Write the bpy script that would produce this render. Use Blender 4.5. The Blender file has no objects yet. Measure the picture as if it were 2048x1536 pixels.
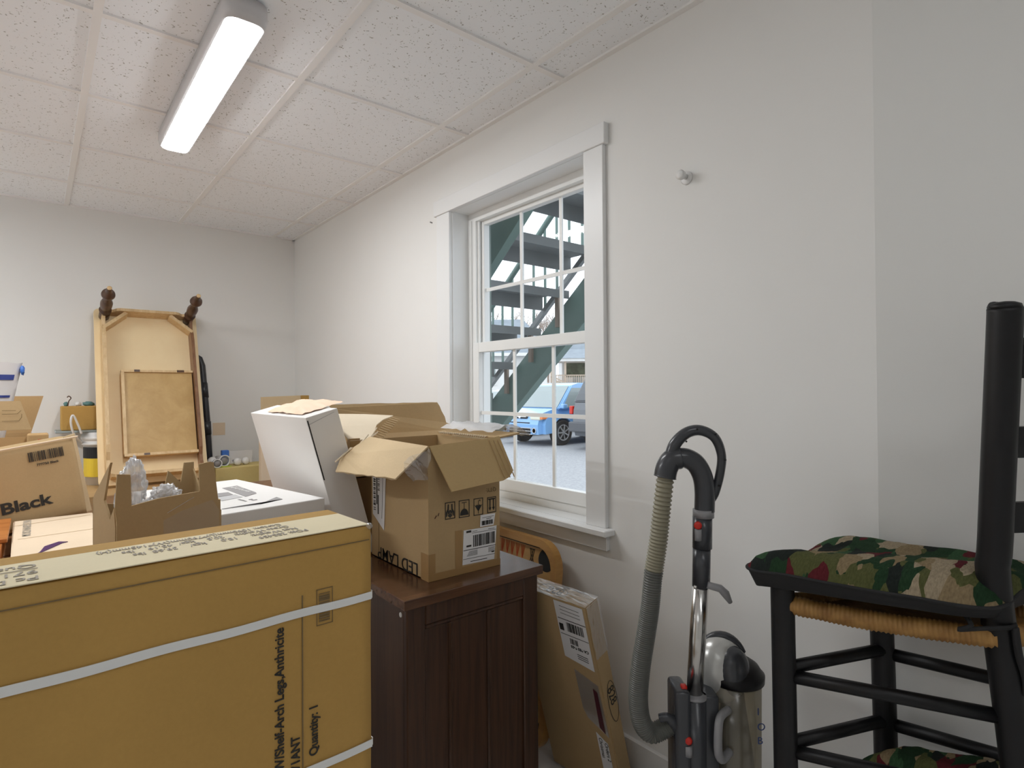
import bpy, bmesh, math, random
from mathutils import Vector, Matrix, noise
random.seed(7)
C = bpy.context.scene.collection
R = math.radians
# ------------------------------------------------------------------ camera, sky, exposure
cam_d = bpy.data.cameras.new('camera'); cam = bpy.data.objects.new('camera', cam_d); C.objects.link(cam)
cam_d.sensor_width = 36; cam_d.lens = 36 * 1160.5 / 2048; cam_d.clip_end = 300; cam_d.clip_start = .02
yw, pt, rl = R(39.358), R(.5743), R(-.3821)
fw = Vector((math.sin(yw) * math.cos(pt), math.cos(yw) * math.cos(pt), math.sin(pt)))
rt = Vector((math.cos(yw), -math.sin(yw), 0)); up = rt.cross(fw)
r2 = math.cos(rl) * rt + math.sin(rl) * up; u2 = -math.sin(rl) * rt + math.cos(rl) * up
cam.matrix_world = Matrix(((r2.x, u2.x, -fw.x, 0), (r2.y, u2.y, -fw.y, 0), (r2.z, u2.z, -fw.z, 1.29), (0, 0, 0, 1)))
bpy.context.scene.camera = cam
vs = bpy.context.scene.view_settings
vs.view_transform = 'Standard'; vs.look = 'None'; vs.gamma = 1; vs.use_curve_mapping = False; vs.exposure = 0.13
world = bpy.data.worlds.new('sky'); bpy.context.scene.world = world; world.use_nodes = True
bg = world.node_tree.nodes['Background']; bg.inputs[0].default_value = (.86, .93, 1, 1); bg.inputs[1].default_value = 1.95
bpy.context.scene.cycles.diffuse_bounces = 8; bpy.context.scene.cycles.max_bounces = 14
LAMP = 44.0          # radiance of the ceiling fixture lenses
LAMP_FILL = 11.0  # radiance of the two added, unseen fixtures at the rear
# ------------------------------------------------------------------ materials
def newmat(n):
    m = bpy.data.materials.new(n); m.use_nodes = True
    return m, m.node_tree, m.node_tree.nodes['Principled BSDF']
def N(t, ty, **k):
    n = t.nodes.new(ty)
    for a, b in k.items():
        if a in n.inputs: n.inputs[a].default_value = b
        else: setattr(n, a, b)
    return n
def flat(n, col, rough=.6, metal=0., spec=.5, emit=0, coat=0):
    m, t, b = newmat(n)
    b.inputs['Base Color'].default_value = (*col, 1); b.inputs['Roughness'].default_value = rough
    b.inputs['Metallic'].default_value = metal; b.inputs['Specular IOR Level'].default_value = spec
    b.inputs['Coat Weight'].default_value = coat
    if emit: b.inputs['Emission Color'].default_value = (*col, 1); b.inputs['Emission Strength'].default_value = emit
    return m
def ramp(t, fac, stops):
    r = t.nodes.new('ShaderNodeValToRGB'); e = r.color_ramp.elements
    while len(e) < len(stops): e.new(.5)
    for q, (p, c) in zip(e, stops): q.position = p; q.color = (*c, 1)
    t.links.new(fac, r.inputs[0]); return r
def coords(t, scale=(1, 1, 1), rot=(0, 0, 0)):
    tc = t.nodes.new('ShaderNodeTexCoord'); mp = t.nodes.new('ShaderNodeMapping')
    mp.inputs['Scale'].default_value = scale; mp.inputs['Rotation'].default_value = rot
    t.links.new(tc.outputs['Object'], mp.inputs[0]); return mp.outputs[0]
def bump(t, b, h, dist, st=.5):
    n = N(t, 'ShaderNodeBump', Strength=st, Distance=dist); t.links.new(h, n.inputs['Height']); t.links.new(n.outputs[0], b.inputs['Normal'])
def paint(n, col, var=.02, rough=.7, bsc=60, bd=.0006):
    m, t, b = newmat(n); b.inputs['Roughness'].default_value = rough; b.inputs['Specular IOR Level'].default_value = .3
    v = coords(t); z = N(t, 'ShaderNodeTexNoise', Scale=2.2, Detail=4.); t.links.new(v, z.inputs[0])
    r = ramp(t, z.outputs[0], [(.3, tuple(c * (1 - var) for c in col)), (.7, tuple(min(1, c * (1 + var)) for c in col))])
    t.links.new(r.outputs[0], b.inputs['Base Color'])
    z2 = N(t, 'ShaderNodeTexNoise', Scale=float(bsc), Detail=3.); t.links.new(v, z2.inputs[0]); bump(t, b, z2.outputs[0], bd, .4)
    return m
def card(n, col, var=.08, rough=.75, fl=(1, 1, 1)):
    m, t, b = newmat(n); b.inputs['Roughness'].default_value = rough; b.inputs['Specular IOR Level'].default_value = .25
    v = coords(t); z = N(t, 'ShaderNodeTexNoise', Scale=160., Detail=4., Roughness=.7); t.links.new(v, z.inputs[0])
    z1 = N(t, 'ShaderNodeTexNoise', Scale=4., Detail=3.); t.links.new(v, z1.inputs[0])
    a = N(t, 'ShaderNodeMath', operation='MULTIPLY_ADD'); t.links.new(z.outputs[0], a.inputs[0]); a.inputs[1].default_value = .45
    t.links.new(z1.outputs[0], a.inputs[2])
    r = ramp(t, a.outputs[0], [(.45, tuple(c * (1 - var) for c in col)), (.95, tuple(c * (1 + var) for c in col))])
    t.links.new(r.outputs[0], b.inputs['Base Color'])
    z3 = N(t, 'ShaderNodeTexNoise', Scale=14., Detail=5.); t.links.new(v, z3.inputs[0]); bump(t, b, z3.outputs[0], .004, .35)
    return m
def wood(n, c1, c2, sc=(30, 2, 2), rough=.45, spec=.5, bd=.0003):
    m, t, b = newmat(n); b.inputs['Roughness'].default_value = rough; b.inputs['Specular IOR Level'].default_value = spec
    v = coords(t, sc); z = N(t, 'ShaderNodeTexNoise', Scale=2., Detail=6., Roughness=.65, Distortion=.4); t.links.new(v, z.inputs[0])
    r = ramp(t, z.outputs[0], [(.3, c1), (.7, c2)]); t.links.new(r.outputs[0], b.inputs['Base Color']); bump(t, b, z.outputs[0], bd, .3)
    return m
def clear(n, fac=.12, tint=(1, 1, 1), rough=.03, white=0., wc=(.85, .86, .88)):
    m = bpy.data.materials.new(n); m.use_nodes = True; t = m.node_tree; t.nodes.clear()
    o = t.nodes.new('ShaderNodeOutputMaterial'); tr = N(t, 'ShaderNodeBsdfTransparent'); tr.inputs[0].default_value = (*tint, 1)
    g = N(t, 'ShaderNodeBsdfGlossy', Roughness=rough); mx = t.nodes.new('ShaderNodeMixShader')
    lw = N(t, 'ShaderNodeLayerWeight', Blend=.2); mm = N(t, 'ShaderNodeMath', operation='MULTIPLY_ADD')
    t.links.new(lw.outputs['Facing'], mm.inputs[0]); mm.inputs[1].default_value = fac * 1.5; mm.inputs[2].default_value = fac * .35
    t.links.new(mm.outputs[0], mx.inputs[0]); t.links.new(tr.outputs[0], mx.inputs[1]); t.links.new(g.outputs[0], mx.inputs[2])
    last = mx
    if white:
        d = t.nodes.new('ShaderNodeBsdfDiffuse'); d.inputs[0].default_value = (*wc, 1); m2 = t.nodes.new('ShaderNodeMixShader'); m2.inputs[0].default_value = white
        t.links.new(mx.outputs[0], m2.inputs[1]); t.links.new(d.outputs[0], m2.inputs[2]); last = m2
    t.links.new(last.outputs[0], o.inputs[0]); return m
M = {}
M['wall'] = paint('wall_paint', (.80, .798, .78), .01)
M['wallR'] = paint('alcove_paint', (.81, .81, .79), .01)
M['trim'] = flat('white_trim_paint', (.80, .81, .81), .35)
M['vinyl'] = flat('white_vinyl', (.82, .83, .82), .3)
M['glass'] = clear('window_glass', .035)
M['film'] = clear('plastic_film', .45, rough=.12, white=.12)
M['bag'] = clear('plastic_bag', .5, rough=.1, white=.38)
M['tape'] = clear('clear_tape', .16, (1, 1, 1), .12, 0)
M['btape'] = flat('brown_tape', (.36, .22, .09), .28)
M['card'] = card('cardboard', (.49, .295, .085))
M['cardF'] = card('tan_flap_cardboard', (.52, .37, .18))
M['cardD'] = card('grey_brown_cardboard', (.46, .325, .17))
M['cardL'] = card('light_cardboard', (.60, .46, .28))
M['cardO'] = card('orange_tan_cardboard', (.52, .34, .16))
M['cardT'] = card('pale_cardboard', (.74, .60, .44), .04)
M['cardY'] = card('yellow_tan_cardboard', (.58, .46, .19))
M['cardP'] = card('cream_cardboard', (.72, .62, .47), .04)
M['deskT'] = card('lit_printed_carton_top', (.84, .75, .52), .04)  # desk carton top: lamp light painted in as a paler tone
M['white'] = paint('white_board', (.80, .79, .77), .015, .45)
M['paper'] = flat('paper_label', (.78, .78, .79), .5)
M['ink'] = flat('black_ink', (.02, .018, .016), .6)
M['inkF'] = flat('faded_brown_ink', (.20, .135, .06), .7)
M['inkG'] = flat('grey_ink', (.30, .29, .29), .6)
M['inkL'] = flat('light_grey_ink', (.50, .50, .50), .6)
M['inkT'] = flat('grey_stamp_ink', (.40, .36, .30), .6)
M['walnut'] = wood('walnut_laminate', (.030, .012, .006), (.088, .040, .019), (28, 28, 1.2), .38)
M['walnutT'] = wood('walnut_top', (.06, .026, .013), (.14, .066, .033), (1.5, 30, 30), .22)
M['dark'] = flat('dark_gap', (.01, .01, .01), .8)
M['screw'] = flat('white_cap', (.75, .75, .73), .4)
M['strap'] = flat('white_strap', (.80, .81, .80), .35)
M['black'] = flat('black_wood_paint', (.007, .007, .008), .42, spec=.35)
M['blackm'] = flat('black_metal', (.02, .021, .026), .38)
M['oak'] = wood('table_underside', (.87, .68, .40), (.91, .74, .46), (3, 3, 3), .6)
M['pine'] = wood('light_pine', (.60, .40, .19), (.80, .60, .34), (20, 20, 3), .5)
M['maple'] = wood('brown_maple', (.16, .075, .035), (.30, .15, .075), (20, 20, 3), .35)
M['turn'] = wood('turned_leg_wood', (.05, .022, .012), (.12, .058, .032), (20, 20, 4), .3)
M['ply'] = wood('drawer_plywood', (.47, .29, .095), (.60, .40, .16), (4, 4, 4), .45)
M['orange'] = wood('orange_stained_wood', (.38, .12, .025), (.55, .21, .055), (2, 18, 2), .35)
M['board'] = wood('game_board_wood', (.52, .30, .09), (.63, .38, .13), (3, 3, 20), .4)
M['boardrim'] = wood('game_board_rim', (.48, .25, .075), (.60, .34, .11), (3, 3, 20), .35)
M['redink'] = flat('orange_line', (.62, .10, .02), .5)
M['steel'] = flat('steel_tube', (.62, .61, .59), .22, 1.)
M['vac'] = flat('charcoal_plastic', (.045, .048, .055), .25)
M['vacG'] = flat('grey_plastic', (.26, .26, .27), .35)
M['vacS'] = flat('silver_plastic', (.52, .52, .50), .25, .3)
M['red'] = flat('red_plastic', (.55, .02, .01), .3)
M['white_p'] = flat('white_plastic', (.75, .75, .74), .35)
M['blue'] = flat('blue_plastic', (.06, .20, .65), .4)
M['bluestripe'] = flat('blue_stripe', (.03, .05, .25), .5)
M['purple'] = flat('purple_tape', (.06, .015, .12), .35)
M['maroon'] = flat('maroon_strip', (.07, .008, .015), .4)
M['yellow'] = flat('yellow_label', (.75, .55, .03), .5)
M['teal'] = flat('teal_ornament', (.10, .22, .22), .4)
M['peach'] = flat('peach_wrap', (.82, .60, .44), .5)
M['navy'] = flat('navy_shade', (.03, .06, .2), .4)
def lens():
    m, t, b = newmat('lamp_lens'); b.inputs['Base Color'].default_value = (.9, .9, .9, 1); b.inputs['Emission Color'].default_value = (.97, .985, 1, 1); return m, b
M['lens'], _b = lens(); _b.inputs['Emission Strength'].default_value = LAMP
M['lensFillR'], _b = lens(); _b.inputs['Emission Strength'].default_value = LAMP_FILL
M['lensFillL'], _b = lens(); _b.inputs['Emission Strength'].default_value = LAMP * 1.9  # added left fixture, stronger to brighten the far wall
M['fixture'] = flat('fixture_housing', (.62, .61, .62), .35)
def ceil():
    m, t, b = newmat('fissured_ceiling_tile'); b.inputs['Roughness'].default_value = .9; b.inputs['Specular IOR Level'].default_value = .1
    v = coords(t); z = N(t, 'ShaderNodeTexNoise', Scale=22., Detail=2.); t.links.new(v, z.inputs[0])
    mx = N(t, 'ShaderNodeMixRGB', blend_type='ADD'); mx.inputs[0].default_value = .055; t.links.new(v, mx.inputs[1]); t.links.new(z.outputs[1], mx.inputs[2])
    vo = N(t, 'ShaderNodeTexVoronoi', Scale=88., Randomness=1.); t.links.new(mx.outputs[0], vo.inputs[0])
    n2 = N(t, 'ShaderNodeTexNoise', Scale=45., Detail=2.); t.links.new(v, n2.inputs[0])
    s = N(t, 'ShaderNodeMath', operation='MULTIPLY_ADD'); t.links.new(n2.outputs[0], s.inputs[0]); s.inputs[1].default_value = .9; t.links.new(vo.outputs[0], s.inputs[2])
    r = ramp(t, s.outputs[0], [(.55, (.42, .41, .39)), (.65, (.88, .90, .925))]); t.links.new(r.outputs[0], b.inputs['Base Color'])
    bump(t, b, r.outputs[0], .002, .5); return m
M['ceil'] = ceil()
M['tbar'] = flat('ceiling_grid_paint', (.84, .83, .82), .5)
def carpet():
    m, t, b = newmat('dark_carpet'); b.inputs['Roughness'].default_value = .95
    v = coords(t, (1, 1, 1), (0, 0, .7)); w = N(t, 'ShaderNodeTexWave', Scale=28., Distortion=6., Detail=2.); t.links.new(v, w.inputs[0])
    r = ramp(t, w.outputs[0], [(.35, (.035, .035, .04)), (.65, (.22, .21, .2))]); t.links.new(r.outputs[0], b.inputs['Base Color']); bump(t, b, w.outputs[0], .003); return m
M['floor'] = paint('beige_floor', (.78, .77, .76), .06, .6)
def asphalt():
    m, t, b = newmat('asphalt'); b.inputs['Roughness'].default_value = .8
    v = coords(t); z = N(t, 'ShaderNodeTexNoise', Scale=30., Detail=6.); t.links.new(v, z.inputs[0])
    r = ramp(t, z.outputs[0], [(.3, (.25, .26, .275)), (.7, (.37, .38, .395))]); t.links.new(r.outputs[0], b.inputs['Base Color']); return m
M['asphalt'] = asphalt()
def patch():
    m, t, b = newmat('patchwork_fabric'); b.inputs['Roughness'].default_value = .9; b.inputs['Specular IOR Level'].default_value = .1
    v = coords(t, (.5, 1.45, .5), (0, 0, .95)); z = N(t, 'ShaderNodeTexNoise', Scale=14., Detail=2.); t.links.new(v, z.inputs[0])
    mx = N(t, 'ShaderNodeMixRGB', blend_type='ADD'); mx.inputs[0].default_value = .02; t.links.new(v, mx.inputs[1]); t.links.new(z.outputs[1], mx.inputs[2])
    vo = N(t, 'ShaderNodeTexVoronoi', Scale=30., Randomness=1.); vo.distance = 'MANHATTAN'; t.links.new(mx.outputs[0], vo.inputs[0])
    sp = t.nodes.new('ShaderNodeSeparateColor'); t.links.new(vo.outputs['Color'], sp.inputs[0])
    r = ramp(t, sp.outputs[0], [(0, (.016, .038, .018)), (.2, (.20, .15, .085)), (.38, (.014, .018, .016)), (.50, (.27, .22, .15)), (.66, (.075, .08, .03)), (.80, (.085, .014, .018)), (.92, (.03, .07, .032))])
    r.color_ramp.interpolation = 'CONSTANT'
    z2 = N(t, 'ShaderNodeTexNoise', Scale=260., Detail=3.); t.links.new(v, z2.inputs[0])
    m2 = N(t, 'ShaderNodeMixRGB', blend_type='OVERLAY'); m2.inputs[0].default_value = .5; t.links.new(r.outputs[0], m2.inputs[1]); t.links.new(z2.outputs[0], m2.inputs[2])
    t.links.new(m2.outputs[0], b.inputs['Base Color']); bump(t, b, z2.outputs[0], .001); return m
M['patch'] = patch()
M['cushB'] = flat('black_cushion_cloth', (.012, .012, .013), .8)
def rush():
    m, t, b = newmat('woven_rush'); b.inputs['Roughness'].default_value = .6
    v = coords(t); w = N(t, 'ShaderNodeTexNoise', Scale=30., Detail=4.); t.links.new(v, w.inputs[0])
    r = ramp(t, w.outputs[0], [(.3, (.22, .10, .022)), (.7, (.42, .23, .065))]); t.links.new(r.outputs[0], b.inputs['Base Color']); return m
M['rush'] = rush()
M['cup'] = clear('dusty_clear_plastic', .25, (.72, .68, .58), .2, .30, (.40, .37, .30))
M['dust'] = paint('vacuum_dust', (.22, .21, .185), .3)
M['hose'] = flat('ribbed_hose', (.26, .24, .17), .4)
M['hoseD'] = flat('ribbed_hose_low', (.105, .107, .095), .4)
M['stair'] = paint('green_stair_paint', (.15, .225, .205), .1, .5)
M['stairD'] = paint('grey_steel', (.23, .245, .25), .18, .55)
M['carblue'] = flat('blue_car_paint', (.21, .42, .72), .25, .0, coat=.6)
M['cargrey'] = flat('dark_grey_car_paint', (.11, .12, .135), .3, coat=.5)
M['carsilver'] = flat('silver_car_paint', (.55, .58, .64), .3, coat=.5)
M['carwhite'] = flat('white_car_paint', (.80, .82, .84), .3, coat=.5)
M['carglass'] = flat('car_glass', (.28, .33, .33), .08)
M['tyre'] = flat('tyre_rubber', (.02, .02, .022), .8)
M['alloy'] = flat('alloy_wheel', (.55, .55, .56), .3, .7)
M['chrome'] = flat('chrome', (.8, .8, .8), .12, 1.)
M['carglassD'] = flat('dark_car_glass', (.10, .11, .12), .06)
M['lampc'] = flat('headlight', (.72, .72, .60), .1)
M['amber'] = flat('amber_light', (.8, .25, .08), .2)
M['siding'] = paint('white_siding', (.72, .72, .70), .03)
M['tanw'] = paint('tan_porch_wood', (.52, .42, .33), .08)
M['roof'] = paint('grey_shingles', (.25, .29, .33), .1)
M['brick'] = paint('brick', (.42, .27, .22), .15)
M['bark'] = paint('bare_branches', (.30, .24, .20), .15)
M['hedge'] = paint('evergreen', (.10, .12, .075), .4)
# ------------------------------------------------------------------ builders
def mk(name, bm, mat, parent=None, smooth=False, world_space=True):
    me = bpy.data.meshes.new(name); bmesh.ops.recalc_face_normals(bm, faces=bm.faces); bm.to_mesh(me); bm.free()
    for m in (mat if isinstance(mat, (list, tuple)) else [mat]): me.materials.append(m)
    if smooth:
        for p in me.polygons: p.use_smooth = True
    o = bpy.data.objects.new(name, me); C.objects.link(o)
    if parent is not None:
        o.parent = parent
        if world_space:
            p = parent
            mats = []
            while p is not None: mats.append(p.matrix_basis.copy()); p = p.parent
            W = Matrix.Identity(4)
            if parent.type == 'EMPTY': W = parent.matrix_basis.copy()
            o.matrix_parent_inverse = W.inverted()
    return o
def tag(o, label, cat, group=None):
    o['label'] = label; o['category'] = cat
    if group: o['group'] = group
    return o
def thing(name, label, cat, loc, rotz=0, group=None):
    o = bpy.data.objects.new(name, None); C.objects.link(o); o.location = loc; o.rotation_euler = (0, 0, rotz)
    o.empty_display_size = .1; o.matrix_basis  # evaluated lazily
    o.matrix_basis = Matrix.Translation(Vector(loc)) @ Matrix.Rotation(rotz, 4, 'Z')
    return tag(o, label, cat, group)
def struct(name, bm, mat, parent=None, smooth=False):
    o = mk(name, bm, mat, parent, smooth)
    if parent is None: o['kind'] = 'structure'
    return o
def BM(): return bmesh.new()
def abox(bm, x0, x1, y0, y1, z0, z1, bev=0., seg=1):
    v = [bm.verts.new(p) for p in ((x0, y0, z0), (x1, y0, z0), (x1, y1, z0), (x0, y1, z0), (x0, y0, z1), (x1, y0, z1), (x1, y1, z1), (x0, y1, z1))]
    f = [bm.faces.new([v[i] for i in q]) for q in ((0, 3, 2, 1), (4, 5, 6, 7), (0, 1, 5, 4), (1, 2, 6, 5), (2, 3, 7, 6), (3, 0, 4, 7))]
    if bev:
        es = list({e for q in f for e in q.edges}); bmesh.ops.bevel(bm, geom=es, offset=bev, segments=seg, affect='EDGES', profile=.5)
    return bm
def fbox(bm, fr, u0, u1, v0, v1, w0, w1, bev=0., seg=1):
    b2 = BM(); abox(b2, u0, u1, v0, v1, w0, w1, bev, seg)
    vm = {}
    for v in b2.verts: vm[v] = bm.verts.new(fr.at(*v.co))
    for f in b2.faces: bm.faces.new([vm[v] for v in f.verts])
    b2.free(); return bm
class Fr:
    def __init__(s, O, U, V):
        s.O = Vector(O); s.U = Vector(U).normalized(); s.V = Vector(V).normalized(); s.W = s.U.cross(s.V)
    def at(s, u, v, w=0): return s.O + s.U * u + s.V * v + s.W * w
def panel(bm, pts, th, flip=False):
    pts = [Vector(p) for p in pts]; n = Vector()
    for i in range(len(pts)): a, b = pts[i] - pts[0], pts[(i + 1) % len(pts)] - pts[0]; n += a.cross(b)
    n.normalize(); n = -n if flip else n
    a = [bm.verts.new(p) for p in pts]; b = [bm.verts.new(p + n * th) for p in pts]
    bm.faces.new(a[::-1]); bm.faces.new(b); k = len(pts)
    for i in range(k): bm.faces.new((a[i], a[(i + 1) % k], b[(i + 1) % k], b[i]))
    return bm
def fpoly(bm, fr, pts, w=.0008, th=.0006):
    """flat mark on the +W side of a frame"""
    a = [bm.verts.new(fr.at(u, v, w)) for u, v in pts]; b = [bm.verts.new(fr.at(u, v, w + th)) for u, v in pts]; k = len(pts)
    bm.faces.new(a[::-1]); bm.faces.new(b)
    for i in range(k): bm.faces.new((a[i], a[(i + 1) % k], b[(i + 1) % k], b[i]))
def frect(bm, fr, u0, u1, v0, v1, w=.0008, th=.0006): fpoly(bm, fr, [(u0, v0), (u1, v0), (u1, v1), (u0, v1)], w, th)
def fline(bm, fr, a, b, wd, w=.0008, th=.0006):
    d = Vector((b[0] - a[0], b[1] - a[1])); n = Vector((-d.y, d.x)).normalized() * wd / 2
    fpoly(bm, fr, [(a[0] - n.x, a[1] - n.y), (b[0] - n.x, b[1] - n.y), (b[0] + n.x, b[1] + n.y), (a[0] + n.x, a[1] + n.y)], w, th)
def barcode(bm, fr, u0, u1, v0, v1, n=26, w=.0012, vert=True, seed=3):
    rr = random.Random(seed); t = 0; ws = [rr.choice((1, 1, 2, 3)) for _ in range(2 * n)]; tot = sum(ws); q = 0
    for i, k in enumerate(ws):
        if i % 2 == 0:
            a, b = q / tot, (q + k) / tot
            if vert: frect(bm, fr, u0 + (u1 - u0) * a, u0 + (u1 - u0) * b, v0, v1, w)
            else: frect(bm, fr, u0, u1, v0 + (v1 - v0) * a, v0 + (v1 - v0) * b, w)
        q += k
def tube(bm, pts, r, seg=12, caps=True, rib=None):
    pts = [Vector(p) for p in pts]; rs = r if isinstance(r, (list, tuple)) else [r] * len(pts)
    prev = None; rings = []
    for i, p in enumerate(pts):
        d = (pts[min(i + 1, len(pts) - 1)] - pts[max(i - 1, 0)]).normalized()
        if prev is None: a = d.orthogonal().normalized()
        else: a = (prev - d * prev.dot(d)).normalized()
        prev = a; b = d.cross(a)
        rings.append([bm.verts.new(p + (a * math.cos(2 * math.pi * k / seg) + b * math.sin(2 * math.pi * k / seg)) * rs[i]) for k in range(seg)])
    for i in range(len(rings) - 1):
        for k in range(seg): bm.faces.new((rings[i][k], rings[i][(k + 1) % seg], rings[i + 1][(k + 1) % seg], rings[i + 1][k]))
    if caps: bm.faces.new(rings[0][::-1]); bm.faces.new(rings[-1])
    return bm
def spline(pts, n=8):
    pts = [Vector(p) for p in pts]; o = []
    for i in range(len(pts) - 1):
        p0, p1, p2, p3 = pts[max(i - 1, 0)], pts[i], pts[i + 1], pts[min(i + 2, len(pts) - 1)]
        for k in range(n):
            t = k / n; o.append(.5 * ((2 * p1) + (p2 - p0) * t + (2 * p0 - 5 * p1 + 4 * p2 - p3) * t * t + (3 * p1 - p0 - 3 * p2 + p3) * t ** 3))
    o.append(pts[-1]); return o
def lathe(bm, prof, O, A=(0, 0, 1), seg=24, caps=True):
    """prof: (height along A, radius)"""
    O = Vector(O); A = Vector(A).normalized()
    return tube_axis(bm, [(O + A * h, r) for h, r in prof], A, seg, caps)
def tube_axis(bm, pr, A, seg, caps):
    a = A.orthogonal().normalized(); b = A.cross(a); rings = []
    for p, r in pr: rings.append([bm.verts.new(p + (a * math.cos(2 * math.pi * k / seg) + b * math.sin(2 * math.pi * k / seg)) * max(r, 1e-4)) for k in range(seg)])
    for i in range(len(rings) - 1):
        for k in range(seg): bm.faces.new((rings[i][k], rings[i][(k + 1) % seg], rings[i + 1][(k + 1) % seg], rings[i + 1][k]))
    if caps: bm.faces.new(rings[0][::-1]); bm.faces.new(rings[-1])
    return bm
def crumple(bm, c, sz, amp=.3, sub=4, seed=0, fq=3.):
    r = bmesh.ops.create_icosphere(bm, subdivisions=sub, radius=1.)
    for v in r['verts']:
        p = v.co.copy(); k = 1 + amp * (noise.noise(p * fq + Vector((seed, seed * 2, 0))) + .5 * noise.noise(p * fq * 2.7 + Vector((seed, 0, 5))))
        v.co = Vector((c[0] + p.x * sz[0] * k, c[1] + p.y * sz[1] * k, c[2] + p.z * sz[2] * k))
    return bm
def text(name, s, fr, u, v, size, mat, parent, ang=0, bold=0., w=.0012, align='LEFT', sx=1., shear=0.):
    cu = bpy.data.curves.new('t', 'FONT'); cu.body = s; cu.size = size; cu.offset = bold; cu.align_x = align; cu.extrude = .0003; cu.shear = shear
    o = bpy.data.objects.new('t', cu); C.objects.link(o); dg = bpy.context.evaluated_depsgraph_get()
    me = bpy.data.meshes.new_from_object(o.evaluated_get(dg)); bpy.data.objects.remove(o)
    bm = BM(); bm.from_mesh(me); bpy.data.meshes.remove(me)
    ca, sa = math.cos(ang), math.sin(ang)
    for q in bm.verts:
        x, y, z = q.co; x *= sx; q.co = fr.at(u + x * ca - y * sa, v + x * sa + y * ca, w + z)
    return mk(name, bm, mat, parent)
def carton(name, label, fr, W, D, H, mat, bev=.004):
    """closed carton: frame O = bottom corner, U width, V depth, W up"""
    t = thing(name, label, 'box', fr.O)
    mk('carton_body', fbox(BM(), fr, 0, W, 0, D, 0, H, bev, 2), mat, t)
    return t
# ------------------------------------------------------------------ room shell
XW, YF, ZC = 1.526, 4.47, 2.44
XO = 1.72
def slab(z0, z1):
    bm = BM(); P = [(-2.7, -2.32), (2.66, -2.32), (2.66, -2.26), (1.70, .51), (1.70, 4.59), (-2.7, 4.59)]
    a = [bm.verts.new((x, y, z0)) for x, y in P]; b = [bm.verts.new((x, y, z1)) for x, y in P]; bm.faces.new(a); bm.faces.new(b)
    for i in range(6): bm.faces.new((a[i], a[(i + 1) % 6], b[(i + 1) % 6], b[i]))
    return bm
struct('floor', slab(-.08, 0), M['floor'])
struct('ceiling', slab(ZC + .004, ZC + .1), M['ceil'])
bm = BM()
for k in range(-8, 5):
    y = 2.141 + .6096 * k
    if y < YF: abox(bm, -2.6, XW if y > .51 else 1.53 + (.51 - y) * .35, y - .012, y + .012, ZC - .003, ZC + .006)
for k in range(-6, 2):
    x = .752 + .6096 * k
    abox(bm, x - .012, x + .012, -2.2, YF, ZC - .0035, ZC + .006)
abox(bm, XW - .022, XW, .51, YF, ZC - .004, ZC + .006); abox(bm, -2.6, XW, YF - .022, YF, ZC - .004, ZC + .006)
struct('trim_1', bm, M['tbar'])
OY0, OY1, OZ0, OZ1 = 1.415, 2.301, .79, 2.14       # window opening
bm = BM()
abox(bm, XW, XO, OY1, YF, 0, ZC); abox(bm, XW, XO, .51, OY0, 0, ZC); abox(bm, XW, XO, OY0, OY1, 0, OZ0); abox(bm, XW, XO, OY0, OY1, OZ1, ZC)
struct('wall_right', bm, M['wall'])
struct('wall_far', abox(BM(), -2.7, XO, YF, YF + .12, 0, ZC), M['wall'])
struct('wall_left', abox(BM(), -2.72, -2.6, -2.3, YF, 0, ZC), M['wall'])
struct('wall_back', abox(BM(), -2.6, 2.50, -2.32, -2.2, 0, ZC), M['wall'])
bm = BM(); A = [(XW, .51), (2.51, -2.30), (2.66, -2.26), (1.70, .51)]
lo = [bm.verts.new((x, y, 0)) for x, y in A]; hi = [bm.verts.new((x, y, ZC)) for x, y in A]; bm.faces.new(lo); bm.faces.new(hi)
for i in range(4): bm.faces.new((lo[i], lo[(i + 1) % 4], hi[(i + 1) % 4], hi[i]))
struct('wall_splayed', bm, M['wallR'])
struct('baseboard_right', abox(BM(), XW - .016, XW, .51, YF, 0, .142, .003), M['trim'])
struct('baseboard_far', abox(BM(), -2.6, XW - .016, YF - .016, YF, 0, .142, .003), M['trim'])
# window casing, stool, apron
bm = BM()
abox(bm, XW - .018, XW, 1.339, 1.431, .812, 2.136, .002); abox(bm, XW - .018, XW, 2.301, 2.412, .812, 2.136, .002)
abox(bm, XW - .024, XW, 1.326, 2.43, 2.136, 2.209, .002)
struct('trim_2', bm, M['trim'])
bm = BM(); abox(bm, 1.474, XW, 1.312, 2.44, .790, .812, .003); abox(bm, XW, 1.60, OY0, OY1, .790, .812)
struct('trim_3', bm, M['trim'])
struct('trim_4', abox(BM(), XW - .018, XW, 1.335, 2.41, .735, .790, .002), M['trim'])
# jamb liner + head liner
bm = BM(); abox(bm, XW, 1.63, OY1 - .004, OY1, .812, OZ1); abox(bm, XW, 1.63, OY0, OY0 + .004, .812, OZ1); abox(bm, XW, 1.63, OY0, OY1, OZ1 - .004, OZ1)
struct('trim_5', bm, M['trim'])
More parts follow.
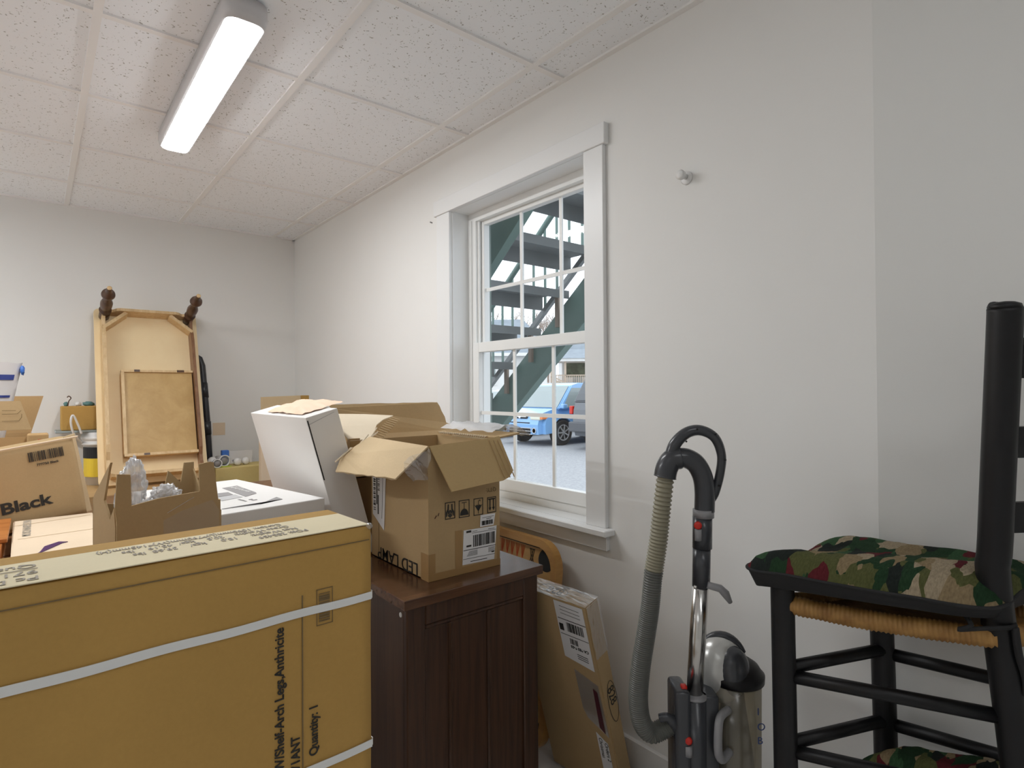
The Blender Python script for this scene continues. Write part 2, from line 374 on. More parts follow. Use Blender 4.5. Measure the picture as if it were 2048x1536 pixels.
# window unit
win = thing('window_1', '', 'window', (1.62, 1.86, .79)); del win['label']; del win['category']; win['kind'] = 'structure'
bm = BM(); a, b = OY0 + .004, OY1 - .004
abox(bm, 1.618, 1.70, a, a + .022, .845, OZ1 - .0045); abox(bm, 1.618, 1.70, b - .058, b, .845, OZ1 - .0045)
abox(bm, 1.605, 1.70, a, b, .79, .845); abox(bm, 1.618, 1.70, a + .022, b - .058, OZ1 - .045, OZ1 - .004)
abox(bm, 1.630, 1.64, b - .07, b - .058, 1.5, 2.1); abox(bm, 1.612, 1.618, b - .03, b - .012, .83, 2.1, .001)
mk('window_frame', bm, M['vinyl'], win)
def sash(x0, x1, y0, y1, z0, z1, gy0, gy1, gz0, gz1, mz, ys, nm):
    bm = BM(); abox(bm, x0, x1, y0, gy0, z0, z1, .002); abox(bm, x0, x1, gy1, y1, z0, z1, .002); abox(bm, x0, x1, gy0, gy1, z0, gz0, .002); abox(bm, x0, x1, gy0, gy1, gz1, z1, .002)
    s = mk('sash', bm, M['vinyl'], win)
    xm = (x0 + x1) / 2; bm = BM()
    for y in ys: abox(bm, xm - .004, xm + .004, y - .008, y + .008, gz0, gz1)
    abox(bm, xm - .0034, xm + .0034, gy0, gy1, mz - .008, mz + .008)
    mk('muntins', bm, M['vinyl'], win)
    mk('window_pane', abox(BM(), xm + .006, xm + .009, gy0, gy1, gz0, gz1), M['glass'], win)
sash(1.645, 1.675, a + .02, b - .06, 1.47, OZ1 - .045, 1.462, 2.208, 1.50, 2.075, 1.765, (1.70, 1.95), 0)
sash(1.600, 1.635, a + .01, b - .055, .845, 1.512, 1.460, 2.195, .898, 1.466, 1.184, (1.705, 1.952), 0)
bm = BM(); abox(bm, 1.70, XO + .012, 2.268, OY1 + .03, .78, 2.16); abox(bm, 1.70, XO + .012, OY0 - .03, 1.44, .78, 2.16); abox(bm, 1.70, XO + .012, 1.44, 2.268, 2.11, 2.16); abox(bm, 1.70, XO + .03, 1.44, 2.268, .77, .82)
mk('exterior_frame', bm, paint('grey_green_frame', (.20, .245, .23), .04), win)
# wall hook and nail
t = thing('wall_knob', 'small white round knob fixed to the window wall right of the window', 'hook', (XW, 1.017, 1.931))
mk('base_plate', lathe(BM(), [(0, .02), (.004, .02), (.006, .016)], (XW, 1.017, 1.928), (-1, 0, 0)), M['white_p'], t, True)
mk('knob', lathe(BM(), [(0, .008), (.018, .008), (.022, .014), (.032, .015), (.037, .009)], (XW - .004, 1.017, 1.931), (-1, 0, 0)), M['white_p'], t, True)
tag(mk('nail', tube(BM(), [(XW + .002, 2.48, 2.125), (XW - .012, 2.48, 2.127)], .0035, 8), M['inkG']), 'tiny dark nail in the wall left of the window head casing', 'nail')
t = thing('floor_vent', 'dark slotted floor vent by the baseboard between the thin carton and the vacuum', 'vent', (1.44, 1.13, 0))
mk('vent_frame', abox(BM(), 1.385, 1.495, 1.0, 1.30, 0, .004, .001), M['blackm'], t)
bm = BM()
for k in range(24): abox(bm, 1.395, 1.485, 1.01 + .012 * k, 1.014 + .012 * k, .004, .0055)
mk('vent_slats', bm, M['trim'], t)
# ------------------------------------------------------------------ ceiling lights: the visible one, then three added to brighten the room
def light(name, label, x0, x1, y0, y1, mat):
    t = thing(name, label, 'ceiling light', ((x0 + x1) / 2, (y0 + y1) / 2, ZC), 0, None)
    bm = BM()
    def rr(x0, x1, y0, y1, z, r, n=6):
        o = []
        for cx, cy, a0 in ((x1 - r, y1 - r, 0), (x0 + r, y1 - r, 90), (x0 + r, y0 + r, 180), (x1 - r, y0 + r, 270)):
            for k in range(n + 1): q = R(a0 + 90 * k / n); o.append(bm.verts.new((cx + r * math.cos(q), cy + r * math.sin(q), z)))
        return o
    L = [rr(x0 - .01, x1 + .01, y0 - .02, y1 + .02, ZC - .003, .035), rr(x0 - .012, x1 + .012, y0 - .022, y1 + .022, ZC - .04, .037), rr(x0 - .004, x1 + .004, y0 - .01, y1 + .01, ZC - .066, .03), rr(x0, x1, y0, y1, ZC - .064, .028)]
    for A, B_ in zip(L, L[1:]):
        for k in range(len(A)): bm.faces.new((A[k], A[(k + 1) % len(A)], B_[(k + 1) % len(A)], B_[k]))
    bm.faces.new(L[0][::-1])
    mk('housing', bm, M['fixture'], t, True)
    bm = BM(); A = rr(x0, x1, y0, y1, ZC - .065, .028); B_ = rr(x0 + .003, x1 - .003, y0 + .003, y1 - .003, ZC - .071, .027)
    for k in range(len(A)): bm.faces.new((A[k], A[(k + 1) % len(A)], B_[(k + 1) % len(A)], B_[k]))
    bm.faces.new(B_)
    mk('lens', bm, mat, t)
    return t
light('ceiling_light', 'long white wraparound ceiling light with rounded ends, lit, on the tile grid', .425, .528, 1.80, 2.96, M['lens'])
light('ceiling_light', 'added fill light shaped as a ceiling light, unseen behind the camera on the window side', .425, .528, -1.3, -.14, M['lensFillR'])  # added out of view to fill the rear of the room
light('ceiling_light', 'added fill light shaped as a ceiling light, unseen over the rear left of the room', -1.5, -1.397, -.9, .26, M['lensFillR'])
light('ceiling_light', 'added fill light shaped as a ceiling light, unseen by the left wall', -1.5, -1.397, 2.5, 3.66, M['lensFillL'])  # added out of view, throws light on the far wall
# ------------------------------------------------------------------ cabinet
CX0, CX1, CY0, CY1, CZ = .716, 1.186, 1.303, 1.72, .76
t = thing('cabinet', 'dark walnut cabinet with a framed panel door, under the open lamp carton', 'cabinet', (.95, 1.5, 0))
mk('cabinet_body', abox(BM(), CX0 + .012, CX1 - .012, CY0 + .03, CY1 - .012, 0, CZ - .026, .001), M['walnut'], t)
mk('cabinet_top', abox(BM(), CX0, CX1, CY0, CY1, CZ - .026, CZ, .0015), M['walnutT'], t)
x0, x1 = CX0 + .012, CX1 - .012; zt = CZ - .026; yf = CY0 + .012
bm = BM(); abox(bm, x0, x0 + .055, yf, yf + .02, .05, zt, .003); abox(bm, x1 - .055, x1, yf, yf + .02, .05, zt, .003)
abox(bm, x0 + .055, x1 - .055, yf, yf + .02, zt - .055, zt, .003); abox(bm, x0 + .055, x1 - .055, yf, yf + .02, .05, .11, .003)
d = mk('door', bm, M['walnut'], t)
mk('door_panel', abox(BM(), x0 + .05, x1 - .05, yf + .009, yf + .02, .1, zt - .05), M['walnut'], d)
bm = BM(); abox(bm, x0 + .055, x1 - .055, yf + .002, yf + .012, zt - .067, zt - .055, .004)
for xx in (x0 + .13, x0 + .26): abox(bm, xx, xx + .012, yf + .003, yf + .012, .11, zt - .067, .004)
mk('panel_moulding', bm, M['walnut'], d)
mk('screw_cap', lathe(BM(), [(0, .0065), (.002, .0065), (.003, .004)], (x0, 1.345, zt - .022), (-1, 0, 0), 16), M['screw'], t, True)
# ------------------------------------------------------------------ big desk carton in front
a = R(2.5); U = Vector((math.cos(a), math.sin(a), 0)); V = Vector((-math.sin(a), math.cos(a), 0))
O = Vector((.392, .812, 0)); t = thing('desk_carton', 'big tall tan desk carton standing on end in the foreground, bound with two white straps', 'box', (0, .9, 0))
fr = Fr(O - U * .79, U, V)
bm = BM()   # body: subdivided so the edges and faces wobble a little
def wob_box(bm, fr, W, D, H, nu, nv, nw, amp, bev=.006):
    b2 = BM(); abox(b2, 0, W, 0, D, 0, H)
    for ax, n, L in ((0, nu, W), (1, nv, D), (2, nw, H)):
        for k in range(1, n):
            co = [0, 0, 0]; co[ax] = L * k / n; no = [0, 0, 0]; no[ax] = 1
            bmesh.ops.bisect_plane(b2, geom=b2.verts[:] + b2.edges[:] + b2.faces[:], plane_co=co, plane_no=no)
    cpt = Vector((W / 2, D / 2, H / 2))
    for v in b2.verts:
        p = v.co.copy(); n1 = noise.noise_vector(p * 6 + fr.O)
        edge = sum(1 for c, L in zip(p, (W, D, H)) if abs(c) < 1e-5 or abs(c - L) < 1e-5)
        v.co += n1 * amp * (1 if edge > 1 else .6)
        if edge > 1:
            for i, L in enumerate((W, D, H)):
                if abs(p[i]) < 1e-5: v.co[i] += bev * .35
                elif abs(p[i] - L) < 1e-5: v.co[i] -= bev * .35
    vm = {v: bm.verts.new(fr.at(*v.co)) for v in b2.verts}
    for f in b2.faces: bm.faces.new([vm[v] for v in f.verts])
    b2.free(); return bm
mk('carton_body', wob_box(bm, fr, .79, .15, 1.088, 40, 8, 50, .0015), M['card'], t, True)
o = t.children[-1] if t.children else None
bm = BM(); frT = Fr(O - U * .79 + Vector((0, 0, 1.0885)), U, V); frect(bm, frT, .004, .785, .003, .105, 0, .0012)
mk('lit_top_flap', bm, M['deskT'], t)['label'] = 'top flap of the carton, lamp light painted into its pale colour'
bm = BM(); frect(bm, frT, .004, .786, .107, .147, 0, .0008); mk('top_tape', bm, M['card'], t)
frF = Fr(O, U, (0, 0, 1)); 
class FrW(Fr):
    def __init__(s, O, U, V): super().__init__(O, U, V)
# front face: U right, V up -> W = U x V points to -Y (towards the camera)
for z in (.984, .764):
    bm = BM()
    for k in range(60):
        u0 = -.79 + .787 * k / 60; u1 = -.79 + .787 * (k + 1) / 60
        zz = lambda u: z + .0008 * math.sin(u * 40)
        fpoly(bm, frF, [(u0, zz(u0) - .0055), (u1, zz(u1) - .0055), (u1, zz(u1) + .0055), (u0, zz(u0) + .0055)], .0015, .0012)
    frR = Fr(O, V, (0, 0, 1)); frect(bm, frR, .001, .149, z - .0055, z + .0055, -.0012, .0012)
    mk('strap', bm, M['strap'], t)
fi = frF
bm = BM(); frect(bm, frF, -.786, -.006, 1.0665, 1.0680, .0012, .0003); mk('fold_crease_shade', bm, M['inkF'], t)  # shade of the top fold, drawn as a thin dark strip
text('printed_text', 'Desk W/Shelf-Arch Legs,Anthricite', fi, -.1335, .742, .0173, M['ink'], t, R(90), .0003, sx=.93)
text('printed_text', '971ANT', fi, -.112, .764, .0172, M['ink'], t, R(90), .0003, sx=.9)
text('printed_text', 'Quantity: 1', fi, -.0865, .782, .0172, M['ink'], t, R(90), .0003, sx=.9)
bm = BM(); frect(bm, fi, -.1085, -.1068, .772, 1.008)
for q in ((-.0875, -.0865, .960, 1.011), (-.0645, -.0635, .960, 1.011)): frect(bm, fi, *q)
for q in ((-.0875, -.0635, .960, .961), (-.0875, -.0635, 1.010, 1.011)): frect(bm, fi, *q)
barcode(bm, fi, -.084, -.068, .965, 1.006, 20, .0008, False)
mk('printed_rule_and_barcode', bm, M['inkF'], t)
ft = Fr(O + Vector((0, 0, 1.0897)), -U, -V)      # reads from the far side
SXT = .68
def tt(s, u, v, size=.013, b=.0001): text('printed_text', s, ft, u, v, size, M['inkT'], t, 0, b, .0006, sx=SXT)
for s, u, v in (('PO#: 285459', .088, -.038), ('Net Weight:     18.0     kgs/    39.68  lbs', .095, -.058), ('Gross Weight:    20.5    kgs/  45.19    lbs', .100, -.078), ('Carton: 1090mm(L)*790mm(W)*145mm(H)', .104, -.097)):
    tt(s, u, v + .003, .0185)
for s, u, v in (('Pc Desk W/Shelf-Arch Legs', .388, -.028), ('971ANT', .388, -.056), ('Quantity: 1', .388, -.086)): SXT = .95; tt(s, u, v, .023)
bm = BM(); frect(bm, ft, .388, .66, -.0635, -.062, .0006); mk('printed_rule', bm, M['inkT'], t)
bm = BM(); crumple(bm, (O.x - .004, O.y + .004, 1.086), (.006, .006, .005), .5, 2, 3); mk('tape_corner', bm, M['film'], t, True)
# ------------------------------------------------------------------ open LED lamp carton on the cabinet
LX0, LX1, LY0, LY1, LZ0, LZ1 = .838, 1.088, 1.39, 1.74, .7605, 1.135
t = thing('lamp_carton', 'open brown lamp carton with folded-out flaps, standing on the walnut cabinet', 'box', (.96, 1.56, LZ0))
h = .004; bm = BM()
abox(bm, LX0, LX1, LY0, LY0 + h, LZ0, LZ1); abox(bm, LX0, LX1, LY1 - h, LY1, LZ0, LZ1); abox(bm, LX0, LX0 + h, LY0 + h, LY1 - h, LZ0, LZ1); abox(bm, LX1 - h, LX1, LY0 + h, LY1 - h, LZ0, LZ1); abox(bm, LX0, LX1, LY0, LY1, LZ0, LZ0 + h)
mk('carton_body', bm, M['cardD'], t)
# front flap, folded out and down with a crease near its right end
bm = BM(); A = Vector((.842, 1.388, 1.136)); B_ = Vector((1.09, 1.388, 1.146))
panel(bm, [A, B_ - Vector((.03, 0, 0)), (1.052, 1.322, 1.028), (.872, 1.322, 1.015)], .004)
panel(bm, [B_ - Vector((.03, 0, 0)), B_ + Vector((.0, .004, .004)), (1.098, 1.335, 1.05), (1.075, 1.326, 1.034), (1.052, 1.322, 1.028)], .004)
mk('flap', bm, M['cardF'], t)['label'] = 'front flap hanging down'
bm = BM()
for xx in (1.045, 1.062, 1.078):
    tube(bm, [(xx, 1.383, 1.139), (xx + .012, 1.321, 1.034)], .0018, 6)
mk('crease', bm, M['cardD'], t.children[1] if len(t.children) > 1 else t, world_space=True)
# left flap, ragged
bm = BM(); H0 = Vector((.838, 1.39, 1.136)); H1 = Vector((.832, 1.742, 1.142)); E0 = Vector((.745, 1.40, 1.058)); 
rag = []
n = 14
tip0, tip1 = Vector((.742, 1.40, 1.054)), Vector((.700, 1.700, 1.048))
for k in range(n + 1):
    s = k / n; q = tip0.lerp(tip1, s) + Vector((0, 0, .006 * noise.noise(Vector((k * 1.7, 0, 0))))) + Vector((.006 * noise.noise(Vector((k * 2.3, 4, 0))), 0, 0)); rag.append(q)
panel(bm, [H0] + rag + [Vector((.735, 1.735, 1.09)), H1], .004)
mk('flap', bm, M['cardL'], t)['label'] = 'left flap with a ragged edge, folded out'
bm = BM(); rr = random.Random(5)
for k in range(14):      # shredded, bent tongues at the far end of the left flap
    y = 1.70 + .006 * k; x = .70 + .012 * k
    tube(bm, [(x, y, 1.075 + .005 * k), (x + .03 + rr.random() * .02, y + .02, 1.09 + .005 * k + rr.random() * .012)], .0022, 5)
mk('torn_edge', bm, M['cardP'], t)
# far flap upright-ish belongs to the carton behind; right flap folded out level with torn corrugation
bm = BM(); pts = [(1.088, 1.40, 1.140)]
for k in range(13):
    pts.append((1.088 + .09 + .014 * noise.noise(Vector((k * 1.3, 2, 0))), 1.40 + .34 * k / 12, 1.150 + .004 * noise.noise(Vector((k, 0, 9)))))
pts.append((1.088, 1.74, 1.140)); panel(bm, pts, .005)
mk('flap', bm, M['cardD'], t)['label'] = 'right flap folded out level'
bm = BM()
for k in range(46):
    y = 1.45 + .0058 * k; tube(bm, [(1.075, y, 1.143 + .004 * (k % 2)), (1.09, y + .0029, 1.147 - .004 * (k % 2))], .0014, 5)
mk('corrugated_edge', bm, M['cardP'], t)
bm = BM(); abox(bm, LX0 - .0012, LX1 + .001, LY0 - .0012, LY0 + .03, LZ0, LZ0 + .02); mk('bottom_tape', bm, M['btape'], t)
ff = Fr((LX0, LY0, LZ0), (1, 0, 0), (0, 0, 1))
bm = BM(); frect(bm, ff, .001, .022, 0, .075, .0003, .0004); mk('tape_strip', bm, M['btape'], t); bm = BM(); frect(bm, ff, .088, .112, .018, .127, .0003, .0004); mk('tape_strip', bm, M['btape'], t); bm = BM(); frect(bm, ff, .238, .249, .018, .12, .0003, .0004); mk('tape_strip', bm, M['btape'], t); bm = BM()
fl = Fr((LX0, LY1, LZ0), (0, -1, 0), (0, 0, 1)); frect(bm, fl, .31, .35, 0, .075, .0003, .0004)
mk('tape_strip', bm, M['btape'], t)
# handling symbols (printed upside down)
bm = BM()
def frame_sq(u0, u1, v0, v1, wd=.0022):
    frect(bm, ff, u0, u1, v0, v0 + wd); frect(bm, ff, u0, u1, v1 - wd, v1); frect(bm, ff, u0, u0 + wd, v0, v1); frect(bm, ff, u1 - wd, u1, v0, v1)
for u0, u1, v0, v1 in ((.054, .088, .164, .212), (.101, .138, .162, .212), (.153, .187, .161, .211), (.203, .236, .162, .209)): frame_sq(u0, u1, v0, v1)
# hands holding a cube
for sg in (-1, 1):
    fpoly(bm, ff, [(.071 + sg * .004, .206), (.071 + sg * .008, .206), (.071 + sg * .009, .192), (.071 + sg * .0135, .184), (.071 + sg * .0135, .170), (.071 + sg * .010, .174), (.071 + sg * .009, .182), (.071 + sg * .0045, .190)][::sg])
fpoly(bm, ff, [(.071, .167), (.079, .174), (.071, .181), (.063, .174)]); fpoly(bm, ff, [(.071, .183), (.078, .177), (.078, .186), (.071, .190), (.064, .186), (.064, .177)])
# hook over a dome
fpoly(bm, ff, [(.106 + .027 * 0, .168)] + [(.1195 - .0145 * math.cos(math.pi * k / 12), .168 + .019 * math.sin(math.pi * k / 12)) for k in range(1, 12)] + [(.134, .168)])
frect(bm, ff, .1187, .1203, .186, .205); frect(bm, ff, .111, .128, .2035, .2055)
# umbrella upside down
fpoly(bm, ff, [(.156, .192), (.170, .172), (.184, .192), (.179, .189), (.1745, .192), (.170, .189), (.1655, .192), (.161, .189)][::-1]); frect(bm, ff, .1692, .1708, .166, .202)
fline(bm, ff, (.170, .202), (.176, .206), .0016); fline(bm, ff, (.176, .206), (.1765, .201), .0016)
# two arrows pointing down
for uc in (.213, .226):
    frect(bm, ff, uc - .0018, uc + .0018, .176, .203); fpoly(bm, ff, [(uc - .005, .178), (uc, .168), (uc + .005, .178)])
frect(bm, ff, .207, .232, .201, .2045)
mk('handling_symbols', bm, M['ink'], t)
f180 = Fr((LX1, LY0, LZ1), (-1, 0, 0), (0, 0, -1))
text('printed_text', 'QTY:', f180, .013, LZ1 - LZ0 - .236, .017, M['inkF'], t, 0, 0)
f180l = Fr((LX0, LY0, LZ1), (0, 1, 0), (0, 0, -1))
text('printed_text', 'LED LAMP', f180l, .055, LZ1 - LZ0 - .038, .052, M['ink'], t, 0, .0002, sx=1.08)
bm = BM(); frect(bm, fl, .050, .052, .005, .36, .0004); mk('side_crease', bm, M['inkF'], t)
bm = BM(); fline(bm, ff, (.020, .172), (.026, .180), .002); fline(bm, ff, (.031, .178), (.034, .186), .002); mk('pen_mark', bm, M['maroon'], t)
# labels
bm = BM(); fpoly(bm, ff, [(.112, .025), (.227, .022), (.237, .121), (.117, .124)], .001, .0006); lab = mk('shipping_label', bm, M['paper'], t)
bm = BM(); w = .0017
fline(bm, ff, (.116, .066), (.2325, .064), .0016, w); fline(bm, ff, (.114, .041), (.2295, .038), .001, w); fline(bm, ff, (.146, .112), (.234, .1105), .001, w)
frect(bm, ff, .126, .143, .115, .121, w); frect(bm, ff, .126, .143, .074, .079, w)
barcode(bm, ff, .150, .230, .071, .105, 24, w); rr = random.Random(9)
for k in range(5):
    fline(bm, ff, (.135 - .002 * k, .060 - .003 * k), (.165, .060 - .003 * k), .0009, w); fline(bm, ff, (.205, .0595 - .003 * k), (.229, .0592 - .003 * k), .0009, w)
fline(bm, ff, (.205, .115), (.229, .1145), .0012, w); fline(bm, ff, (.148, .117), (.165, .1165), .0009, w); fline(bm, ff, (.14, .031), (.20, .0295), .0018, w); fline(bm, ff, (.217, .046), (.227, .0455), .004, w)
mk('label_print', bm, M['ink'], lab)
bm = BM(); fpoly(bm, ff, [(.175, .1255), (.225, .1245), (.232, .159), (.177, .160)], .0016, .0005); lab = mk('barcode_label', bm, M['paper'], t)
bm = BM(); barcode(bm, ff, .181, .222, .129, .142, 20, .0023, seed=8); fline(bm, ff, (.183, .151), (.226, .152), .0009, .0023); fline(bm, ff, (.198, .1465), (.216, .147), .0015, .0023)
mk('label_print', bm, M['ink'], lab)
bm = BM(); v0 = .345
fls = Fr((LX0, LY0, LZ0), (0, -1, 0), (0, 0, 1))
fpoly(bm, fls, [(-.455 + .15, .10), (-.335 + .03, .10), (-.235, .24), (-.33, .25)][0:0] or [(-.338, .135), (-.262, .095), (-.248, .27), (-.34, .27)], .001, .0006)
lab = mk('shipping_label', bm, M['paper'], t)
bm = BM(); barcode(bm, fls, -.332, -.318, .15, .26, 16, .0017, False, 4); frect(bm, fls, -.312, -.306, .17, .26, .0017); barcode(bm, fls, -.302, -.290, .215, .262, 9, .0017, False, 5); frect(bm, fls, -.303, -.297, .14, .20, .0017); fline(bm, fls, (-.275, .13), (-.268, .26), .001, .0017)
mk('label_print', bm, M['ink'], lab)
# film hanging at the corner and over the right flap
bm = BM(); g = []
for i in range(7):
    g.append([bm.verts.new((.838 - .085 * (i / 6) * (1 - .35 * j / 6), 1.385 - .012 * math.sin(i * 1.3 + j) , 1.13 - .005 * i - (.085 - .03 * i / 6) * j / 6 )) for j in range(7)])
for i in range(6):
    for j in range(6): bm.faces.new((g[i][j], g[i + 1][j], g[i + 1][j + 1], g[i][j + 1]))
mk('plastic_film', bm, M['film'], t, True)
bm = BM(); g = []
for i in range(13):
    g.append([bm.verts.new((1.10 + .16 * i / 12, 1.44 + .30 * j / 12, 1.158 + .022 * math.sin(math.pi * i / 12) + .010 * noise.noise(Vector((i * .9, j * .9, 0))) - .02 * (i / 12) ** 3)) for j in range(13)])
for i in range(12):
    for j in range(12): bm.faces.new((g[i][j], g[i + 1][j], g[i + 1][j + 1], g[i][j + 1]))
mk('plastic_film', bm, M['bag'], t, True)
# ------------------------------------------------------------------ carton behind, far flap up
t = thing('open_carton', 'wide brown carton behind the lamp carton, its far flap standing up', 'box', (1.1, 1.95, .74))
KX0, KX1, KY0, KY1, KZ0, KZ1 = .80, 1.40, 1.82, 2.12, 1.0, 1.12
bm = BM(); abox(bm, KX0, KX1, KY0, KY0 + h, KZ0, KZ1); abox(bm, KX0, KX1, KY1 - h, KY1, KZ0, KZ1); abox(bm, KX0, KX0 + h, KY0, KY1, KZ0, KZ1); abox(bm, KX1 - h, KX1, KY0, KY1, KZ0, KZ1); abox(bm, KX0, KX1, KY0, KY1, KZ0, KZ0 + h)
mk('carton_body', bm, M['cardL'], t)
bm = BM(); pts = [(.79, KY1, KZ1), (1.40, KY1, KZ1 - .012)]
rgt = [(1.405, 1.125), (1.40, 1.14), (1.375, 1.15), (1.368, 1.175), (1.352, 1.20), (1.342, 1.222), (1.33, 1.238)]
pts += [(x, KY1 + .012, z) for x, z in rgt]
for k in range(14): x = 1.31 - .46 * k / 13; pts.append((x, KY1 + .014, 1.239 + .0035 * noise.noise(Vector((k * 2.1, 0, 0)))))
pts += [(.862, KY1 + .01, 1.225), (.85, KY1 + .008, 1.205), (.842, KY1 + .004, 1.18)]
panel(bm, pts, .004); mk('flap', bm, M['cardD'], t)['label'] = 'far flap standing upright, torn at its right end'
bm = BM(); pts = [(KX0, KY0, KZ1 + .002), (.875, KY0, KZ1 + .004), (.905, 1.86, 1.145), (.945, 1.92, 1.165), (.99, 1.96, 1.180), (1.05, 1.995, 1.192), (.94, 2.015, 1.2), (.81, 2.03, 1.205), (KX0 - .005, 1.91, 1.165)]
panel(bm, pts, .004); mk('flap', bm, M['cardP'], t)['label'] = 'cream near flap bent upward, torn along its right side'
bm = BM()
for k in range(12): s = k / 11; tube(bm, [(.87 + .16 * s, 1.81 + .165 * s, 1.135 + .055 * s), (.90 + .16 * s, 1.80 + .165 * s, 1.12 + .06 * s)], .0025, 5)
mk('torn_edge', bm, M['cardL'], t)
bm = BM(); abox(bm, KX0 - .0006, KX0 + .035, KY0 - .001, KY0 + .02, KZ0 + .02, KZ1 + .012); mk('corner_tape', bm, M['btape'], t)
carton('support_carton', 'brown carton underneath the wide open carton, beside the tilted white one', Fr((.885, 1.80, .7405), (1, 0, 0), (0, 1, 0)), .49, .32, .258, M['cardD'])
# ------------------------------------------------------------------ tables carrying the heap (mostly hidden)
def worktable(label, x0, x1, y0, y1, z):
    t = thing('work_table', label, 'table', ((x0 + x1) / 2, (y0 + y1) / 2, 0), 0)
    mk('tabletop', abox(BM(), x0, x1, y0, y1, z - .03, z, .002), M['maple'], t)
    for x in (x0 + .06, x1 - .06):
        for y in (y0 + .06, y1 - .06): mk('leg', abox(BM(), x - .025, x + .025, y - .025, y + .025, 0, z - .03), M['maple'], t)
worktable('brown work table hidden under the torn carton, nearest the desk carton', -.6, .40, 1.05, 1.738, .74)
worktable('brown work table hidden under the white cartons of the heap', -.9, 1.2, 1.745, 2.60, .74)
worktable('brown work table hidden under the black-lettered carton', -.9, 1.2, 2.62, 3.75, .74)
# ------------------------------------------------------------------ torn brown carton with plastic bags
a = R(10.4); U = Vector((math.cos(a), math.sin(a), 0)); V = Vector((-math.sin(a), math.cos(a), 0)); O = Vector((.127, 1.44, .742))
t = thing('torn_carton', 'brown carton with cut-down torn sides, holding clear plastic wrapping', 'box', O)
ff = Fr(O, U, (0, 0, 1)); fv = Fr(O, V, (0, 0, 1)); fw3 = Fr(O, U, V); kk, vb = .8, .109
def sc_(f, L): return [f.at(u * kk, v * kk + vb if v > 0 else 0) for u, v in L]
bm = BM(); panel(bm, sc_(ff, ((0, 0), (.263, 0), (.263, .205), (.256, .212), (.254, .24), (.242, .345), (.232, .348), (.202, .344), (.204, .267), (.10, .262), (.035, .252), (.033, .334), (.003, .338), (-.002, .25), (.002, .21))), .004, True)
mk('carton_side', bm, M['cardD'], t)
bm = BM(); panel(bm, sc_(fv, ((0.006, 0), (.20, 0), (.20, .25), (.19, .262), (.045, .365), (.055, .35), (.10, .26), (.05, .215), (.018, .25), (.006, .20))), .004)
mk('carton_side', bm, M['cardD'], t)
fb = Fr(O + V * .16, U, (0, 0, 1)); bm = BM(); panel(bm, sc_(fb, ((0, 0), (.263, 0), (.263, .33), (.235, .33), (.225, .27), (.19, .31), (.18, .26), (.12, .22), (0, .24))), .004)
mk('carton_side', bm, M['cardD'], t)
fr_ = Fr(O + U * .206, V, (0, 0, 1)); bm = BM(); panel(bm, sc_(fr_, ((0.004, 0), (.19, 0), (.19, .31), (.12, .23), (.06, .24), (0.004, .235))), .004)
mk('carton_side', bm, M['cardD'], t)
bm = BM(); fbox(bm, fw3, 0.005, .20, 0.005, .155, 0, .004); mk('carton_bottom', bm, M['cardD'], t)
bm = BM(); fpoly(bm, ff, [(.088, .16), (.205, .16), (.205, .275), (.19, .30), (.125, .285), (.088, .27)], .001, .0006); mk('clear_tape', bm, M['tape'], t)
rr = random.Random(2)
bm = BM(); fline(bm, ff, (.095, .285), (.150, .312), .0012, .002); mk('tape_highlight', bm, M['film'], t)
def bagblob(lbl, u, v, z, sz, sd):
    bm = BM(); p = fw3.at(u * kk, v * kk, 0); crumple(bm, (p.x, p.y, O.z + z * kk + vb), [q * kk for q in sz], .34, 5, sd, 3.4); tag(mk('plastic_bag', bm, M['bag'], None, True), lbl, 'bag', 'plastic wrapping in the torn carton')
bagblob('tall crumpled clear bag at the left end inside the torn carton', .075, .12, .285, (.030, .035, .075), 1)
bagblob('small clear bag poking through the left slit of the torn carton', .026, .065, .225, (.012, .022, .075), 5)
bagblob('silvery crumpled clear bag in the middle of the torn carton', .150, .10, .245, (.038, .045, .036), 9)
bagblob('low clear wrapping against the front side of the torn carton', .085, .045, .225, (.025, .022, .03), 13)
# ------------------------------------------------------------------ flat white carton with grey print, tall white carton leaning on it
a = R(10); U = Vector((math.cos(a), math.sin(a), 0)); V = Vector((-math.sin(a), math.cos(a), 0)); O = Vector((.670, 1.705, .742)); KW = .761
t = thing('white_printed_carton', 'low white carton with a grey printed leaflet design on its top', 'box', (.5, 1.9, .742))
f0 = Fr(O - U * .335, U, V); mk('carton_body', fbox(BM(), f0, 0, .335, 0, .586, 0, .228, .003, 2), M['white'], t)
fp = Fr(O + Vector((0, 0, .228)), U, V)      # u negative = left
KS = lambda L: [(u * KW, v * KW) for u, v in L]
bm = BM(); fpoly(bm, fp, KS([(-.189, .268), (-.125, .31), (-.117, .335), (-.089, .57), (-.16, .552)]), .0006); mk('printed_banner', bm, M['inkG'], t)
bm = BM(); fpoly(bm, fp, KS([(-.275, .343), (-.20, .356), (-.189, .428), (-.275, .44)]), .0006); mk('printed_shape', bm, M['inkG'], t); bm = BM(); fpoly(bm, fp, KS([(-.355, .088), (-.23, .068), (-.115, .163), (-.123, .10), (-.23, .075), (-.355, .094)]), .0006)
mk('printed_shape', bm, M['inkG'], t)
bm = BM(); fpoly(bm, fp, KS([(-.29, .25), (-.20, .27), (-.195, .35), (-.275, .335)]), .0006); mk('printed_shape', bm, M['inkL'], t)
ft2 = Fr(fp.O, (-V * 1.0), U)
text('printed_text', 'PREMIUM DRAWER', ft2, -.415, -.103, .016, M['white'], t, 0, .0004, .0016)
text('printed_text', 'Made for home', ft2, -.415, -.085, .010, M['white'], t, 0, .0002, .0016)
